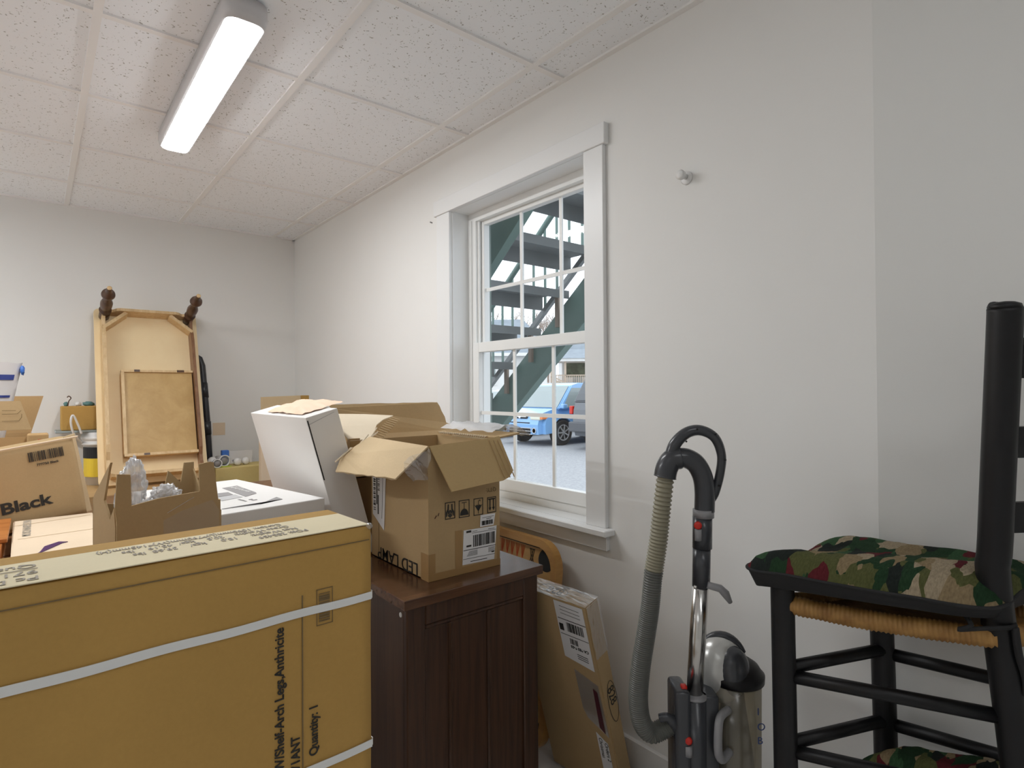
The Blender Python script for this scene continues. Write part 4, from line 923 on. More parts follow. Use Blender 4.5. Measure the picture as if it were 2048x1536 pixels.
def filmpatch(fr, u0, u1, v0, v1, nm='plastic_wrap'):
    bm = BM(); g = [[bm.verts.new(fr.at(u0 + (u1 - u0) * i / 12, v0 + (v1 - v0) * j / 12, .002 + .004 * abs(noise.noise(Vector((i * .8, j * .8, u0 * 50)))))) for j in range(13)] for i in range(13)]
    for i in range(12):
        for j in range(12): bm.faces.new((g[i][j], g[i + 1][j], g[i + 1][j + 1], g[i][j + 1]))
    mk(nm, bm, M['film'], t, False)
filmpatch(fT, -.002, TH + .004, 0, .30); filmpatch(fE, 0, TH, zt - .17, zt + .004)
# ------------------------------------------------------------------ vacuum cleaner
vx, vy = 1.2205, .783; tv = thing('vacuum_cleaner', 'grey upright bagless vacuum cleaner with ribbed hose standing by the wall', 'vacuum cleaner', (vx, vy, 0), R(-39.36))
K = .00119
def vp(px, py, y=0.): return Vector(((px - 1400) * K, y, 1.3038 - (py - 768) * K))
def vm(name, bm, mat, parent=None, smooth=True):
    o = mk(name, bm, M[mat] if isinstance(mat, str) else mat, parent or tv, smooth, world_space=False); return o
pth = spline([vp(1406, 1024), vp(1407, 985), vp(1403, 955), vp(1390, 930), vp(1370, 918), vp(1352, 918)], 7)
vm('wand_elbow', tube(BM(), pth, [.0235 - .004 * (i / len(pth)) * 0 for i in range(len(pth))], 20), 'vac')
pth = spline([vp(1358, 918), vp(1342, 922), vp(1332, 938), vp(1328, 956)], 7)
vm('hose_cuff', tube(BM(), pth, [.0255, *[.026] * (len(pth) - 2), .027], 20), 'vac')
pth = spline([vp(1340, 916), vp(1349, 890), vp(1372, 868), vp(1400, 863), vp(1428, 878), vp(1441, 912), vp(1438, 948), vp(1428, 985), vp(1420, 1000)], 8)
hd = vm('loop_handle', tube(BM(), pth, [.0155 - .005 * min(1, i / len(pth) * 1.6) for i in range(len(pth))], 14), 'vac')
bm = BM()
for q in ((1390, 860), (1426, 870), (1445, 921), (1432, 972), (1368, 884)): p = vp(*q); lathe(bm, [(0, .0022), (.003, .0022)], p + Vector((0, -.012, 0)), (0, -1, 0), 8)
vm('screw_holes', bm, 'dark', hd)
vm('grey_collar', tube(BM(), [vp(1404, 1020), vp(1404, 1036)], .0245, 24), 'vacG')
vm('upper_socket', tube(BM(), [vp(1402, 1034), vp(1401, 1097)], .0225, 24), 'vac')
vm('lower_socket', tube(BM(), [vp(1400, 1097), vp(1398, 1173)], .0205, 24), 'vac')
bt = vm('release_button', lathe(BM(), [(0, .009), (.006, .009), (.008, .006)], vp(1388, 1048, -.019), (-.4, -1, 0), 16), 'red')
vm('button_slide', tube(BM(), [vp(1388, 1056, -.020), vp(1388, 1078, -.020)], .008, 12), 'vacG')
vm('cord_hook', tube(BM(), [vp(1405, 1165, -.02), vp(1430, 1172, -.02), vp(1440, 1182, -.02), vp(1450, 1200, -.02)], [.008, .009, .010, .005], 12), 'vacG')
vm('latch', lathe(BM(), [(0, .004), (.01, .004)], vp(1382, 1168, -.018), (-.3, -1, 0), 10), 'steel')
vm('steel_wand', tube(BM(), [vp(1397, 1170), vp(1382, 1400)], .0188, 28), 'steel')
# ribbed hose
cl = spline([vp(1329, 955), vp(1322, 1012), vp(1314, 1081), vp(1303, 1150), vp(1296, 1215), vp(1287, 1270), vp(1276, 1335), vp(1271, 1395), vp(1277, 1440), vp(1294, 1462), vp(1315, 1457), vp(1340, 1442)], 14)
dist = [0.]
for p, q in zip(cl, cl[1:]): dist.append(dist[-1] + (q - p).length)
tot = dist[-1]; nn = 900; fine = []; rad = []; j = 0; ph = 0.
for i in range(nn):
    s = tot * i / (nn - 1)
    while j < len(dist) - 2 and dist[j + 1] < s: j += 1
    u = (s - dist[j]) / max(1e-9, dist[j + 1] - dist[j]); fine.append(cl[j].lerp(cl[j + 1], u))
    pitch = .0115 - .0068 * min(1, s / tot * 2.2); ph += (tot / (nn - 1)) / pitch
    rad.append(.0195 + .0025 * min(1, s / tot * 1.5) + (.0018 if s / tot < .35 else .0012) * math.cos(2 * math.pi * ph))
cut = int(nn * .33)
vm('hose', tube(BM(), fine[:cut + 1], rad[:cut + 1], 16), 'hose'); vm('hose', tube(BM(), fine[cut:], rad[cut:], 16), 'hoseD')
vm('hose_clip', tube(BM(), spline([vp(1310, 1424, -.02), vp(1322, 1420, -.025), vp(1335, 1432, -.02), vp(1345, 1452, -.01)], 5), [.010] * 8 + [.012] * 8, 12), 'vac')
# body
bm = BM(); b2 = vp(1382, 1365); abox(bm, vp(1338, 0).x, vp(1368, 0).x, -.035, .05, .10, vp(0, 1368).z, .010, 3); vm('body_side', bm, 'vac')
bm = BM(); abox(bm, vp(1392, 0).x, vp(1427, 0).x, -.02, .06, .10, vp(0, 1383).z, .008, 3); vm('body_side', bm, 'vac')
vm('wand_holder', tube(BM(), [Vector((vp(1380, 0).x, -.01, .12)), vp(1381, 1384, -.01)], [.0255, .0255], 28), 'vac')
vm('holder_rim', tube(BM(), [vp(1381, 1383, -.01), vp(1381, 1388, -.01)], .0265, 28), 'vacG')
vm('red_switch', abox(BM(), vp(1353, 0).x, vp(1364, 0).x, -.02, -.004, vp(0, 1374).z, vp(0, 1366).z + .004, .002), 'red')
vm('red_button', lathe(BM(), [(0, .0095), (.005, .0095), (.008, .006)], vp(1362, 1462, -.03), (-.5, -1, 0), 18), 'red')
vm('button_slide', tube(BM(), [vp(1362, 1473, -.031), vp(1362, 1492, -.031)], .009, 14), 'vacG')
# dust cup
cx = vp(1478, 0).x; cy = .06
bm = BM(); lathe(bm, [(.22, .062), (vp(0, 1380).z, .066)], (cx, cy, 0), seg=40); vm('dust_cup', bm, 'cup')
bm = BM(); lathe(bm, [(.225, .05), (.33, .052), (.40, .045), (.52, .028), (.565, .024)], (cx, cy, 0), seg=28); vm('cyclone_and_dust', bm, 'dust')
bm = BM(); lathe(bm, [(vp(0, 1380).z, .069), (vp(0, 1366).z, .070), (vp(0, 1361).z, .064), (vp(0, 1350).z, .056), (vp(0, 1341).z, .040), (vp(0, 1336).z, .02)], (cx + .004, cy, 0), seg=40); vm('cup_lid', bm, 'black')
bm = BM(); r_ = bmesh.ops.create_uvsphere(bm, u_segments=32, v_segments=20, radius=1.)
for v in bm.verts: v.co = Vector((cx - .026 + v.co.x * .066, cy + .012 + v.co.y * .064, vp(0, 1362).z + v.co.z * .084))
vm('motor_dome', bm, 'vacS')
bm = BM(); r_ = bmesh.ops.create_uvsphere(bm, u_segments=24, v_segments=16, radius=1.)
for v in bm.verts: v.co = Vector((cx - .010 + v.co.x * .043, cy - .020 + v.co.y * .044, vp(0, 1356).z + v.co.z * .060))
vm('dome_window', bm, M['vac'])
arch = [Vector((cx - .026 + .060 * math.cos(q), cy + .005 - .02 * math.cos(q), vp(0, 1362).z + .080 * math.sin(q))) for q in [R(35 + 8 * k) for k in range(13)]]
vm('carry_handle', tube(BM(), arch, [.006 + .006 * math.sin(math.pi * k / 12) for k in range(13)], 10), 'vac')
bm = BM(); tube(bm, spline([vp(1448, 1416, -.005), vp(1425, 1418, -.03), vp(1416, 1440, -.045), vp(1416, 1480, -.045), vp(1428, 1500, -.03), vp(1450, 1498, -.005)], 6), .0095, 12); vm('cup_handle', bm, 'vacG')
for s, py in (('I', 1425), ('O', 1455), ('B', 1482)):
    fz = Fr((cx + .030, cy - .0675, vp(0, py).z), (0, 0, 1), (-1, 0, 0)); fz.W = Vector((.35, -1, 0)).normalized()
    o = text('pen_letter', s, fz, 0, 0, .024, M['navy'], tv, R(-90), 0, .001); o.matrix_parent_inverse = Matrix.Identity(4)
bm = BM(); abox(bm, -.13, .10, -.08, .12, .10, .22, .02, 3); vm('lower_body', bm, 'vac')
bm = BM(); abox(bm, -.17, .10, -.12, .10, .004, .10, .02, 3); vm('floor_head', bm, 'vac')
for x in (-.16, .10): vm('wheel', lathe(BM(), [(0, .045), (.02, .045)], (x - (.01 if x > 0 else .0), .12, .046), (1, 0, 0), 20), 'black')
# ------------------------------------------------------------------ ladder-back stool
ts = thing('ladder_back_stool', 'black ladder-back chair with a woven rush seat at the right edge', 'chair', (1.35, .4, 0))
A0, B0 = Vector((1.212, .582, 0)), Vector((1.472, .480, 0)); Cs = (1.334, .262, .95); Dl = B0 - A0 * 1
Ds = Vector((1.56, .185, .95))
def post(pts, r, nm='leg'): return mk(nm, tube(BM(), spline(pts, 6), r, 18), M['black'], ts, True)
post([A0, A0 + Vector((0, .002, .5)), A0 + Vector((.002, .006, .86)), A0 + Vector((.002, .006, .872))], .0235)
tipb = mk('worn_post_top', lathe(BM(), [(0, .0225), (.004, .017), (.006, .008)], A0 + Vector((.002, .006, .872)), seg=18), M['rush'], ts, True)
post([B0, B0 + Vector((0, .004, .5)), B0 + Vector((-.003, .01, .86))], .0235)
post([(1.44, .205, 0), (1.374, .24, .60), (1.336, .262, .93), (1.328, .258, 1.02), (1.300, .236, 1.38), (1.297, .234, 1.424)], .0255)
post([(1.58, .14, 0), (1.555, .165, .60), (1.54, .185, .93), (1.53, .18, 1.02), (1.495, .155, 1.38), (1.492, .153, 1.424)], .0255)
for p in ((1.297, .234, 1.424), (1.492, .153, 1.424)): mk('post_cap', lathe(BM(), [(0, .0255), (.008, .023), (.012, .014), (.0135, .004)], p, seg=18), M['black'], ts, True)
def cpost(z, q):      # back posts centre lines
    P_ = [((1.44, .205), 0), ((1.374, .24), .60), ((1.336, .262), .93), ((1.328, .258), 1.02), ((1.300, .236), 1.38), ((1.297, .234), 1.45)] if q == 0 else [((1.58, .14), 0), ((1.555, .165), .60), ((1.54, .185), .93), ((1.53, .18), 1.02), ((1.495, .155), 1.38), ((1.492, .153), 1.45)]
    for (a_, za), (b_, zb) in zip(P_, P_[1:]):
        if za <= z <= zb: s = (z - za) / (zb - za); return Vector((a_[0] + (b_[0] - a_[0]) * s, a_[1] + (b_[1] - a_[1]) * s, z))
def rung(a_, b_, r=.0135): mk('rung', tube(BM(), [a_, b_], r, 12), M['black'], ts, True)
for z in (.705, .548, .39): rung(Vector((A0.x, A0.y, z)), Vector((B0.x, B0.y, z)))
for z in (.690, .535, .375): rung(Vector((A0.x, A0.y, z)), cpost(z - .0, 0)); rung(Vector((B0.x, B0.y, z + .005)), cpost(z, 1))
rung(cpost(.56, 0), cpost(.56, 1))
for z0, z1 in ((1.305, 1.375), (1.165, 1.22), (1.03, 1.085)):
    a_, b_ = cpost(z0, 0), cpost(z0, 1); c_, d_ = cpost(z1, 0), cpost(z1, 1); bm = BM(); n = 10; bow = Vector((.03, -.085, 0)).normalized() * .03 * -1 * -1
    for k in range(n):
        s0, s1 = k / n, (k + 1) / n; f = lambda s: bow * math.sin(math.pi * s)
        panel(bm, [a_.lerp(b_, s0) + f(s0), a_.lerp(b_, s1) + f(s1), c_.lerp(d_, s1) + f(s1), c_.lerp(d_, s0) + f(s0)], .008)
    mk('slat', bm, M['black'], ts)
# rush seat: wrapped rails
def wrapped(a_, b_, r, turns):
    bm = BM(); a_, b_ = Vector(a_), Vector(b_); n = turns * 4; pts = []; rs = []
    for k in range(n + 1): s = k / n; pts.append(a_.lerp(b_, s) + Vector((0, 0, -.006 * math.sin(math.pi * s)))); rs.append(r + .0013 * math.cos(k * math.pi / 2) + .0015 * noise.noise(Vector((s * 14, r * 90, 0))))
    return tube(bm, pts, rs, 16)
SZ = .838
sc = [(A0.x + .002, A0.y + .006), (B0.x, B0.y + .01), (1.542, .185), (1.338, .262)]
for i in range(4):
    p, q = sc[i], sc[(i + 1) % 4]; mk('seat_rail_wrap', wrapped((p[0], p[1], SZ), (q[0], q[1], SZ), .019, 44), M['rush'], ts, True)
bm = BM(); ctr = Vector((sum(p[0] for p in sc) / 4, sum(p[1] for p in sc) / 4, SZ)); panel(bm, [(p[0], p[1], SZ - .004) for p in sc], .012); mk('rush_seat', bm, M['rush'], ts)
# cushion on it
def cushion(name, label, q4, z0, hb, ht, parent_ties=False, dent=1.):
    t = thing(name, label, 'cushion', (sum(p[0] for p in q4) / 4, sum(p[1] for p in q4) / 4, z0)); n = 36; bm1, bm2 = BM(), BM()
    def sq(i, j):
        x, y = 2 * i / n - 1, 2 * j / n - 1; e = .80      # squircle-ish rounding
        k = (max(abs(x), abs(y)) / max(1e-6, (abs(x) ** 8 + abs(y) ** 8) ** (1 / 8))); x, y = x * k, y * k
        u, v = (x + 1) / 2, (y + 1) / 2
        p = [(q4[0][c] * (1 - u) + q4[1][c] * u) * (1 - v) + (q4[3][c] * (1 - u) + q4[2][c] * u) * v for c in (0, 1)]
        return p, max(abs(x), abs(y))
    def hz(i, j, p, e):
        x, y = 2 * i / n - 1, 2 * j / n - 1
        return max(0, 1 - max(abs(x), abs(y)) ** 5) ** .5
    warp = lambda p: .009 * dent * math.sin(p[0] * 26 + p[1] * 14) + .008 * noise.noise(Vector((p[0] * 9, p[1] * 9, 2)))
    T = []; Bm = []
    for i in range(n + 1):
        rt_, rb_ = [], []
        for j in range(n + 1):
            p, e = sq(i, j); h_ = hz(i, j, p, e); wz = warp(p)
            rt_.append(bm1.verts.new((p[0], p[1], z0 + hb + wz + ht * h_ + .003 * noise.noise(Vector((p[0] * 60, p[1] * 60, 0))) * h_)))
            dr = .034 * dent * math.exp(-((p[0] - q4[0][0]) ** 2 + (p[1] - q4[0][1]) ** 2) / .0016)
            rb_.append(bm2.verts.new((p[0], p[1], z0 + hb + wz * 1.0 - (hb - .004 + wz + dr) * h_ ** .5)))
        T.append(rt_); Bm.append(rb_)
    for i in range(n):
        for j in range(n):
            bm1.faces.new((T[i][j], T[i + 1][j], T[i + 1][j + 1], T[i][j + 1])); bm2.faces.new((Bm[i][j], Bm[i][j + 1], Bm[i + 1][j + 1], Bm[i + 1][j]))
    edge = [T[i][0].co.copy() for i in range(n)] + [T[n][j].co.copy() for j in range(n)] + [T[n - i][n].co.copy() for i in range(n)] + [T[0][n - j].co.copy() for j in range(n)]
    mk('patchwork_top', bm1, M['patch'], t, True); mk('black_underside', bm2, M['cushB'], t, True); edge.append(edge[0]); mk('piping', tube(BM(), edge, .0032, 8, False), M['cushB'], t, True)
    return t
tcu = cushion('seat_cushion', 'green and maroon patchwork cushion tied on the black chair seat', [(1.126, .648), (1.495, .575), (1.58, .20), (1.285, .245)], .868, .040, .040)
bm = BM(); tube(bm, spline([(1.30, .30, .88), (1.285, .285, .866), (1.27, .30, .858), (1.29, .275, .862), (1.325, .235, .868), (1.35, .24, .87)], 6), .004, 8); tube(bm, spline([(1.325, .232, .868), (1.33, .228, .82), (1.345, .222, .775), (1.352, .225, .745)], 6), [.006] * 19, 8); mk('tie', bm, M['cushB'], tcu, True)
cushion('loose_cushion', 'second patchwork cushion lying low between the legs of the black chair', [(1.292, .506), (1.43, .45), (1.56, .255), (1.40, .30)], .408, .055, .075, dent=.3)
# ------------------------------------------------------------------ outdoors
G = -.15
struct('ground', abox(BM(), XO, 90, -40, 110, G - .2, G), M['asphalt'])
ts = thing('outdoor_staircase', 'green steel outdoor staircase with grating treads, just outside the window', 'staircase', (2.35, 3.5, G))
zl = lambda y: 1.727 - .81 * (y - 2.675)
for x in (1.83, 2.86):
    bm = BM(); y0, y1 = .9, 4.95
    panel(bm, [(x, y0, zl(y0)), (x, y1, zl(y1)), (x, y1, max(zl(y1) + .345, G)), (x, y0, zl(y0) + .345)], .012)
    panel(bm, [(x, y0, zl(y0)), (x, y1, zl(y1)), (x + (.05 if x < 2 else -.05), y1, zl(y1)), (x + (.05 if x < 2 else -.05), y0, zl(y0))], .01)
    mk('stringer', bm, M['stair'], ts)
for k in range(-5, 7):
    y = 3.13 + .29 * k; z = 1.735 - .235 * k
    bm = BM(); abox(bm, 1.85, 2.845, y, y + .28, z - .010, z); abox(bm, 1.85, 2.845, y, y + .008, z - .055, z - .010); abox(bm, 1.85, 2.845, y + .272, y + .28, z - .105, z - .010)
    mk('tread', bm, M['stairD'], ts)
    if -4 < k < 6: mk('tread_bracket', abox(BM(), 2.836, 2.858, y + .10, y + .135, z - .24, z - .012), M['bark'], ts)
bm = BM(); hr = lambda y: zl(y) + .345 + .74
tube(bm, [(2.85, .9, hr(.9)), (2.85, 4.9, hr(4.9))], .022, 10); mk('handrail', bm, M['stair'], ts, True)
bm = BM(); panel(bm, [(2.85, 1, hr(1) - .62), (2.85, 4.9, hr(4.9) - .62), (2.85, 4.9, hr(4.9) - .575), (2.85, 1, hr(1) - .575)], .03); mk('bottom_rail', bm, M['stairD'], ts)
for k in range(31):
    y = 1.1 + .125 * k; mk('picket', abox(BM(), 2.853, 2.867, y - .007, y + .007, hr(y) - .60, hr(y) - .01), M['stair'], ts)
# cars. local frame: x forward, y left
def car(name, label, loc, rz, L, W, H, paintm, kind):
    t = thing(name, label, 'car', loc, rz); P = M[paintm]; cm = lambda n, b, m, par=None, s=False: mk(n, b, m, par or t, s, world_space=False)
    wr = .33 if kind != 'suv' else .37; fx, bx = L / 2 - .75, -L / 2 + .8; belt = H * (.57 if kind != 'suv' else .62); gc = .22 if kind != 'suv' else .32
    if kind == 'cube': side = [(L / 2, gc + .08), (L / 2 + .02, .55), (L / 2 - .06, .82), (L / 2 - .55, belt + .02), (-L / 2 + .05, belt + .04), (-L / 2, .5), (-L / 2 + .05, gc)]
    elif kind == 'suv': side = [(L / 2, gc + .08), (L / 2, .80), (L / 2 - .1, .98), (L / 2 - 1.1, belt), (-L / 2 + .06, belt), (-L / 2, .95), (-L / 2 - .03, .6), (-L / 2 + .05, gc)]
    else: side = [(L / 2, gc + .05), (L / 2 + .02, .5), (L / 2 - .15, .72), (L / 2 - 1.0, belt), (-L / 2 + .25, belt + .02), (-L / 2, .75), (-L / 2, .4), (-L / 2 + .08, gc)]
    bot = []
    for c in (bx, fx):
        for k in range(0, 9): q = math.pi - math.pi * k / 8; bot.append((c + (wr + .06) * math.cos(q), max(gc, wr + (wr + .05) * math.sin(q))))
    poly = side + bot; bm = BM(); w2 = W / 2
    A = [bm.verts.new((x, -w2, z)) for x, z in poly]; B_ = [bm.verts.new((x, w2, z)) for x, z in poly]
    bm.faces.new(A[::-1]); bm.faces.new(B_); k = len(A)
    es = []
    for i in range(k): bm.faces.new((A[i], A[(i + 1) % k], B_[(i + 1) % k], B_[i]))
    ns = len(side) - 1; bm.edges.ensure_lookup_table()
    sel = [e for e in bm.edges if all((v in A[:ns + 1]) or (v in B_[:ns + 1]) for v in e.verts) and ((e.verts[0] in A) == (e.verts[1] in A))]
    bmesh.ops.bevel(bm, geom=sel, offset=.13, segments=4, affect='EDGES')
    cm('body', bm, P, None, False)
    # greenhouse
    if kind == 'cube': cab = [(L / 2 - .62, belt), (L / 2 - 1.25, H - .06), (L / 2 - 1.5, H), (-L / 2 + .2, H - .02), (-L / 2 + .06, belt)]
    elif kind == 'suv': cab = [(L / 2 - 1.1, belt), (L / 2 - 1.75, H - .05), (L / 2 - 2.0, H), (-L / 2 + .35, H - .02), (-L / 2 + .05, belt)]
    else: cab = [(L / 2 - 1.0, belt), (L / 2 - 1.75, H - .04), (L / 2 - 2.0, H), (-L / 2 + 1.1, H - .03), (-L / 2 + .35, belt + .02)]
    tp = lambda z: w2 - .05 - .16 * (z - belt) / (H - belt)
    bm = BM(); A = [bm.verts.new((x, -tp(z), z)) for x, z in cab]; B_ = [bm.verts.new((x, tp(z), z)) for x, z in cab]; bm.faces.new(A[::-1]); bm.faces.new(B_)
    for i in range(5): bm.faces.new((A[i], A[(i + 1) % 5], B_[(i + 1) % 5], B_[i]))
    bmesh.ops.bevel(bm, geom=[e for e in bm.edges if e.calc_length() > .3], offset=.035, segments=3, affect='EDGES'); cm('cabin', bm, P)
    def wq(p, s0, s1, nm):       # window on a cabin edge between cab[p], cab[p+1]
        (x0, z0), (x1, z1) = cab[p], cab[(p + 1) % 5]; nx, nz = (z1 - z0), -(x1 - x0); l = math.hypot(nx, nz); nx, nz = nx / l * .012, nz / l * .012
        if (nx * ((x0 + x1) / 2)) < 0: nx, nz = -nx, -nz
        a_ = (x0 + (x1 - x0) * s0 + nx, z0 + (z1 - z0) * s0 + abs(nz)); b_ = (x0 + (x1 - x0) * s1 + nx, z0 + (z1 - z0) * s1 + abs(nz)); bm = BM()
        panel(bm, [(a_[0], -tp(a_[1]) + .07, a_[1]), (a_[0], tp(a_[1]) - .07, a_[1]), (b_[0], tp(b_[1]) - .07, b_[1]), (b_[0], -tp(b_[1]) + .07, b_[1])], .006); return cm(nm, bm, M['carglassD' if kind == 'suv' else 'carglass'])
    wq(0, .06, .94, 'windscreen'); wq(3, .12, .92, 'rear_window')
    for s in (-1, 1):
        xs = [cab[0][0] - .18, (cab[0][0] + cab[4][0]) / 2 + .05, (cab[0][0] + cab[4][0]) / 2 - .05, cab[4][0] + .2]
        for i in (0, 2):
            xa, xb = xs[i], xs[i + 1]; z0, z1 = belt + .05, H - .14; xt = xa - (.42 if i == 0 else 0); xu = xb + (.12 if i == 2 else 0)
            bm = BM(); panel(bm, [(xa, s * (tp(z0) + .005), z0), (xb, s * (tp(z0) + .005), z0), (xu, s * (tp(z1) + .008), z1), (xt, s * (tp(z1) + .008), z1)], .006); cm('side_window', bm, M['carglassD' if kind == 'suv' else 'carglass'])
        bm = BM(); abox(bm, cab[0][0] - .22, cab[0][0] - .06, s * (w2 + .02) - .06, s * (w2 + .02) + .06, belt + .02, belt + .14, .03, 2); cm('mirror', bm, P)
    for x in (fx, bx):
        for s in (-1, 1):
            yc = s * (w2 - .10); wh = cm('wheel', lathe(BM(), [(-.10, wr * .9), (-.08, wr), (.08, wr), (.10, wr * .9)], (x, yc, wr), (0, 1, 0), 32), M['tyre'])
            bm = BM(); yo = yc + s * .101
            lathe(bm, [(0, wr * .64), (.006, wr * .64), (.006, wr * .55), (0, wr * .55)], (x, yo, wr), (0, s, 0), 28, False); lathe(bm, [(0, wr * .14), (.012, wr * .12)], (x, yo, wr), (0, s, 0), 14)
            for k in range(7):
                q = 2 * math.pi * k / 7; tube(bm, [(x, yo + s * .006, wr), (x + wr * .6 * math.cos(q), yo + s * .004, wr + wr * .6 * math.sin(q))], .02, 6)
            cm('alloy_rim', bm, M['alloy'], wh)
    F = L / 2
    for s in (-1, 1):
        if kind == 'suv':
            bm = BM(); abox(bm, -F - .025, -F + .12, s * (w2 - .05) - .05, s * (w2 - .05) + .05, .84, 1.04, .02, 2); cm('tail_light', bm, M['red'])
        bm = BM(); abox(bm, F - .14, F + .012, s * (w2 - .27) - .19, s * (w2 - .27) + .19, .66, .80, .045, 3); hl = cm('headlight', bm, M['lampc'])
        bm = BM(); abox(bm, F - .22, F - .01, s * (w2 - .055) - .05, s * (w2 - .055) + .05, .69, .78, .02, 2); cm('turn_lamp', bm, M['amber'], hl)
        bm = BM(); lathe(bm, [(0, .075), (.02, .075), (.02, .055), (0, .05)], (F + .012, s * (w2 - .27), .40), (1, 0, 0), 20, True); cm('fog_lamp', bm, M['chrome'])
    if kind == 'suv':
        bm = BM(); abox(bm, -F - .09, -F + .1, -w2 + .03, w2 - .03, .42, .66, .03, 2); cm('rear_bumper', bm, flat('bumper_grey', (.09, .095, .105), .5))
        bm = BM(); abox(bm, -F - .03, -F, -.26, .26, .80, .92, .0); cm('number_plate', bm, M['paper'])
        bm = BM(); abox(bm, -F - .02, -F + .06, -.62, .25, 1.0, 1.06, .01); cm('chrome_strip', bm, M['chrome'])
        bm = BM()
        for s in (-1, 1): tube(bm, [(-F + .5, s * (w2 - .25), H + .01), (-F + .7, s * (w2 - .25), H + .05), (F - 2.2, s * (w2 - .25), H + .05), (F - 2.0, s * (w2 - .25), H)], .02, 8)
        cm('roof_rails', bm, M['blackm'])
    else:
        bm = BM(); abox(bm, F - .02, F + .02, -.42, .42, .31, .45, .01); cm('lower_grille', bm, M['dark'])
        bm = BM()
        for z in (.30, .38, .455): tube(bm, [(F + .024, -.5, z), (F + .024, .5, z)], .009, 6)
        cm('grille_bar', bm, M['alloy'])
        bm = BM(); abox(bm, F - .10, F + .008, -.28, .28, .69, .79, .02, 2); g_ = cm('upper_grille', bm, M['dark'])
        bm = BM(); lathe(bm, [(0, .05), (.012, .05), (.014, .03)], (F + .006, 0, .74), (1, 0, 0), 20); tube(bm, [(F + .012, -.26, .74), (F + .012, .26, .74)], .012, 6); cm('badge', bm, M['chrome'], g_)
        bm = BM(); abox(bm, F - .02, F + .021, -.40, .40, .575, .60, .004); cm('bumper_slot', bm, M['dark'])
    return t
car('parked_car', 'light blue boxy hatchback parked facing the building', (11.75, 11.6, G), R(180), 3.95, 1.70, 1.62, 'carblue', 'cube')
car('parked_car', 'dark grey sport utility vehicle parked tail-in, right of the blue hatchback', (12.35, 9.12, G), R(0), 4.6, 1.84, 1.80, 'cargrey', 'suv')
car('parked_car', 'silver car left of the blue hatchback, mostly hidden by the staircase', (11.9, 14.4, G), R(180), 4.5, 1.75, 1.45, 'carsilver', 'sedan')
car('parked_car', 'white car seen beyond the blue hatchback', (19.0, 19.6, G), R(185), 4.6, 1.8, 1.55, 'carwhite', 'sedan')
# houses, porch (about 45 m off)
def hf(d, lat):      # point at depth/lateral along the street direction
    return Vector((math.sin(yw) * d + math.cos(yw) * lat, math.cos(yw) * d - math.sin(yw) * lat, 0))
HU = Vector((math.cos(yw), -math.sin(yw), 0)); HV = Vector((math.sin(yw), math.cos(yw), 0))
def house(name, label, d, lat0, lat1, dep, z0, zw, zr, wallm, hip=1.5):
    O = hf(d, lat0); W = lat1 - lat0; fr = Fr(O, HU, HV); t = thing(name, label, 'house', (O.x, O.y, G))
    mk('walls', fbox(BM(), fr, 0, W, 0, dep, z0, zw), M[wallm], t)
    bm = BM(); e = .5; b_ = [fr.at(-e, -e, zw), fr.at(W + e, -e, zw), fr.at(W + e, dep + e, zw), fr.at(-e, dep + e, zw)]; r_ = [fr.at(hip, dep / 2, zr), fr.at(W - hip, dep / 2, zr)]
    v = [bm.verts.new(p) for p in b_ + r_]
    for q in ((0, 1, 5, 4), (1, 2, 5), (2, 3, 4, 5), (3, 0, 4), (0, 3, 2, 1)): bm.faces.new([v[i] for i in q])
    mk('roof', bm, M['roof'], t)
    mk('gutter', fbox(BM(), fr, -e, W + e, -e - .12, -e, zw - .12, zw + .08), M['siding'], t)
    n = max(2, int(W / 3))
    for k in range(n):
        u = W * (k + .5) / n; f_ = mk('window_casing', fbox(BM(), fr, u - .55, u + .55, -.06, 0, 1.6, 3.1), M['siding'], t); mk('window_glass', fbox(BM(), fr, u - .45, u + .45, -.09, -.06, 1.7, 3.0), M['carglass'], f_)
    return t, fr
house('house', 'white house with a grey hipped roof, seen between the stair treads', 38, -2.8, 2.3, 5, G, 3.6, 6.2, 'siding')
t, fr = house('house', 'white and brick house with a tan wooden porch, right of the staircase', 52, 4.5, 10, 4, G, 4.1, 6.8, 'siding')
bm = BM(); fbox(bm, fr, -1.2, 5, -3.2, -.2, 1.35, 1.55); mk('porch_deck', bm, M['tanw'], t)
mk('screened_opening', fbox(BM(), fr, .3, 2.5, -.12, -.02, 2.4, 3.7), M['hedge'], t); mk('brick_panel', fbox(BM(), fr, 2.9, 6, -.12, -.02, G, 3.6), M['brick'], t)
bm = BM(); fbox(bm, fr, -1.5, 5.2, -3.5, 0, 3.65, 3.9); mk('porch_roof', bm, M['siding'], t)
bm = BM(); v = [bm.verts.new(fr.at(*p)) for p in ((-1.6, -3.6, 3.9), (5.3, -3.6, 3.9), (5.3, 0, 4.9), (-1.6, 0, 4.9), (-1.6, 0, 3.9), (5.3, 0, 3.9))]
for q in ((0, 1, 2, 3), (0, 3, 4), (1, 5, 2), (0, 4, 5, 1)): bm.faces.new([v[i] for i in q])
mk('porch_roof_slope', bm, M['roof'], t)
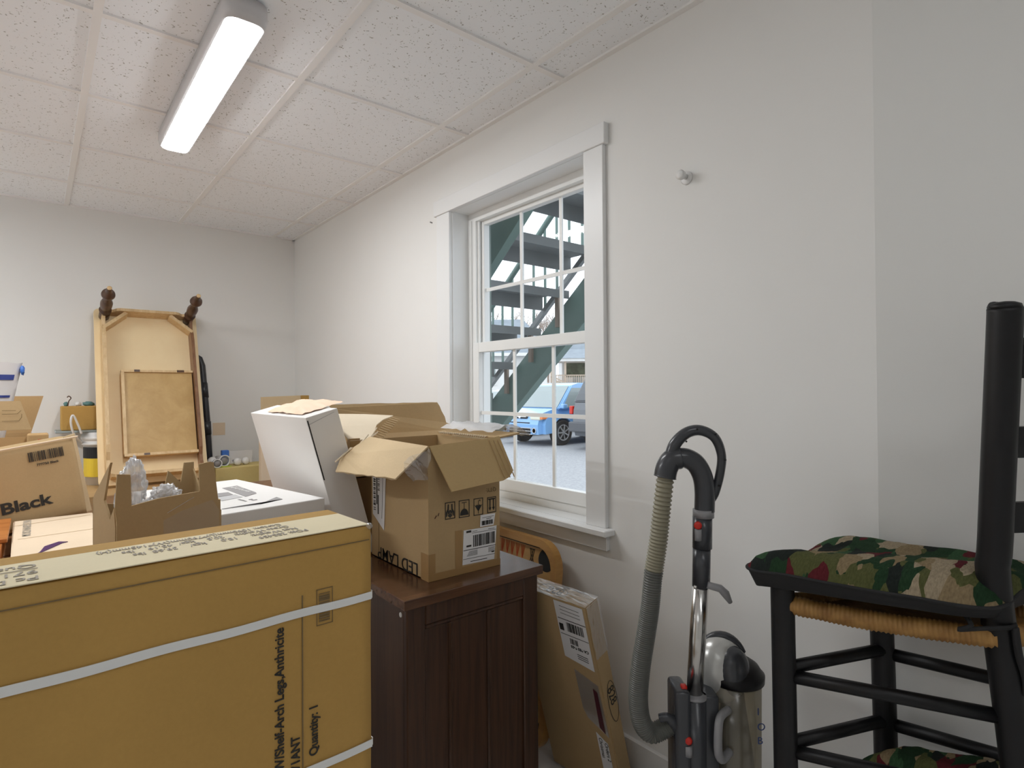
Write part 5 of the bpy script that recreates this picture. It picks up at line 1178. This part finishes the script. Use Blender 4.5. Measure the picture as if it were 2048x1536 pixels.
for u in (-1.2, .0, 2.4, 4.8): mk('porch_post', fbox(BM(), fr, u - .08, u + .08, -3.2, -3.04, G, 3.65), M['tanw'], t)
bm = BM(); fbox(bm, fr, -1.2, 5, -3.2, -3.12, 2.45, 2.53)
for k in range(40): u = -1.1 + .155 * k; fbox(bm, fr, u, u + .06, -3.19, -3.14, 1.6, 2.45)
mk('porch_railing', bm, M['tanw'], t)
bm = BM()
for s in (0, 1.1): 
    for k in range(2): pass
panel(bm, [fr.at(-1.2, -3.3, 2.4), fr.at(1.8, -5.5, .7), fr.at(1.8, -5.5, .82), fr.at(-1.2, -3.3, 2.52)], .08); panel(bm, [fr.at(-2.6, -3.3, 2.4), fr.at(.2, -5.5, .7), fr.at(.2, -5.5, .82), fr.at(-2.6, -3.3, 2.52)], .08)
panel(bm, [fr.at(-1.2, -3.3, 1.5), fr.at(1.8, -5.5, -.1), fr.at(1.8, -5.5, .7), fr.at(-1.2, -3.3, 2.3)], .05)
mk('porch_stair_rail', bm, M['tanw'], t)
def tree(label, d, lat, H, seed):
    rr = random.Random(seed); bm = BM(); O = hf(d, lat); O.z = G
    def br(p, dr, L, r, lv):
        q = p + dr * L; tube(bm, [p, p.lerp(q, .5) + Vector((rr.uniform(-1, 1), rr.uniform(-1, 1), 0)) * L * .04, q], [r, r * .85, r * .7], 5 if lv < 3 else 4, False)
        if lv >= 6: return
        for k in range(3 if lv < 4 else 2):
            nd = (dr + Vector((rr.uniform(-.65, .65), rr.uniform(-.65, .65), rr.uniform(-.1, .5)))).normalized(); br(q if k else p.lerp(q, .75), nd, L * rr.uniform(.6, .8), r * .6, lv + 1)
    br(O, Vector((0, 0, 1)), H * .28, H * .016, 0); tag(mk('bare_tree', bm, M['bark']), label, 'tree', 'bare trees behind the houses')
for i, (lb, d, lat, H) in enumerate((('bare winter tree behind the left end of the white house', 50, -5, 11), ('bare winter tree behind the ridge of the white house', 66, .5, 13), ('bare winter tree between the two houses', 80, 5.0, 15), ('bare bushy tree above the porch roof', 66, 10.0, 11), ('bare winter tree at the right, beyond the porch house', 84, 15, 13))): tree(lb, d, lat, H, i + 4)
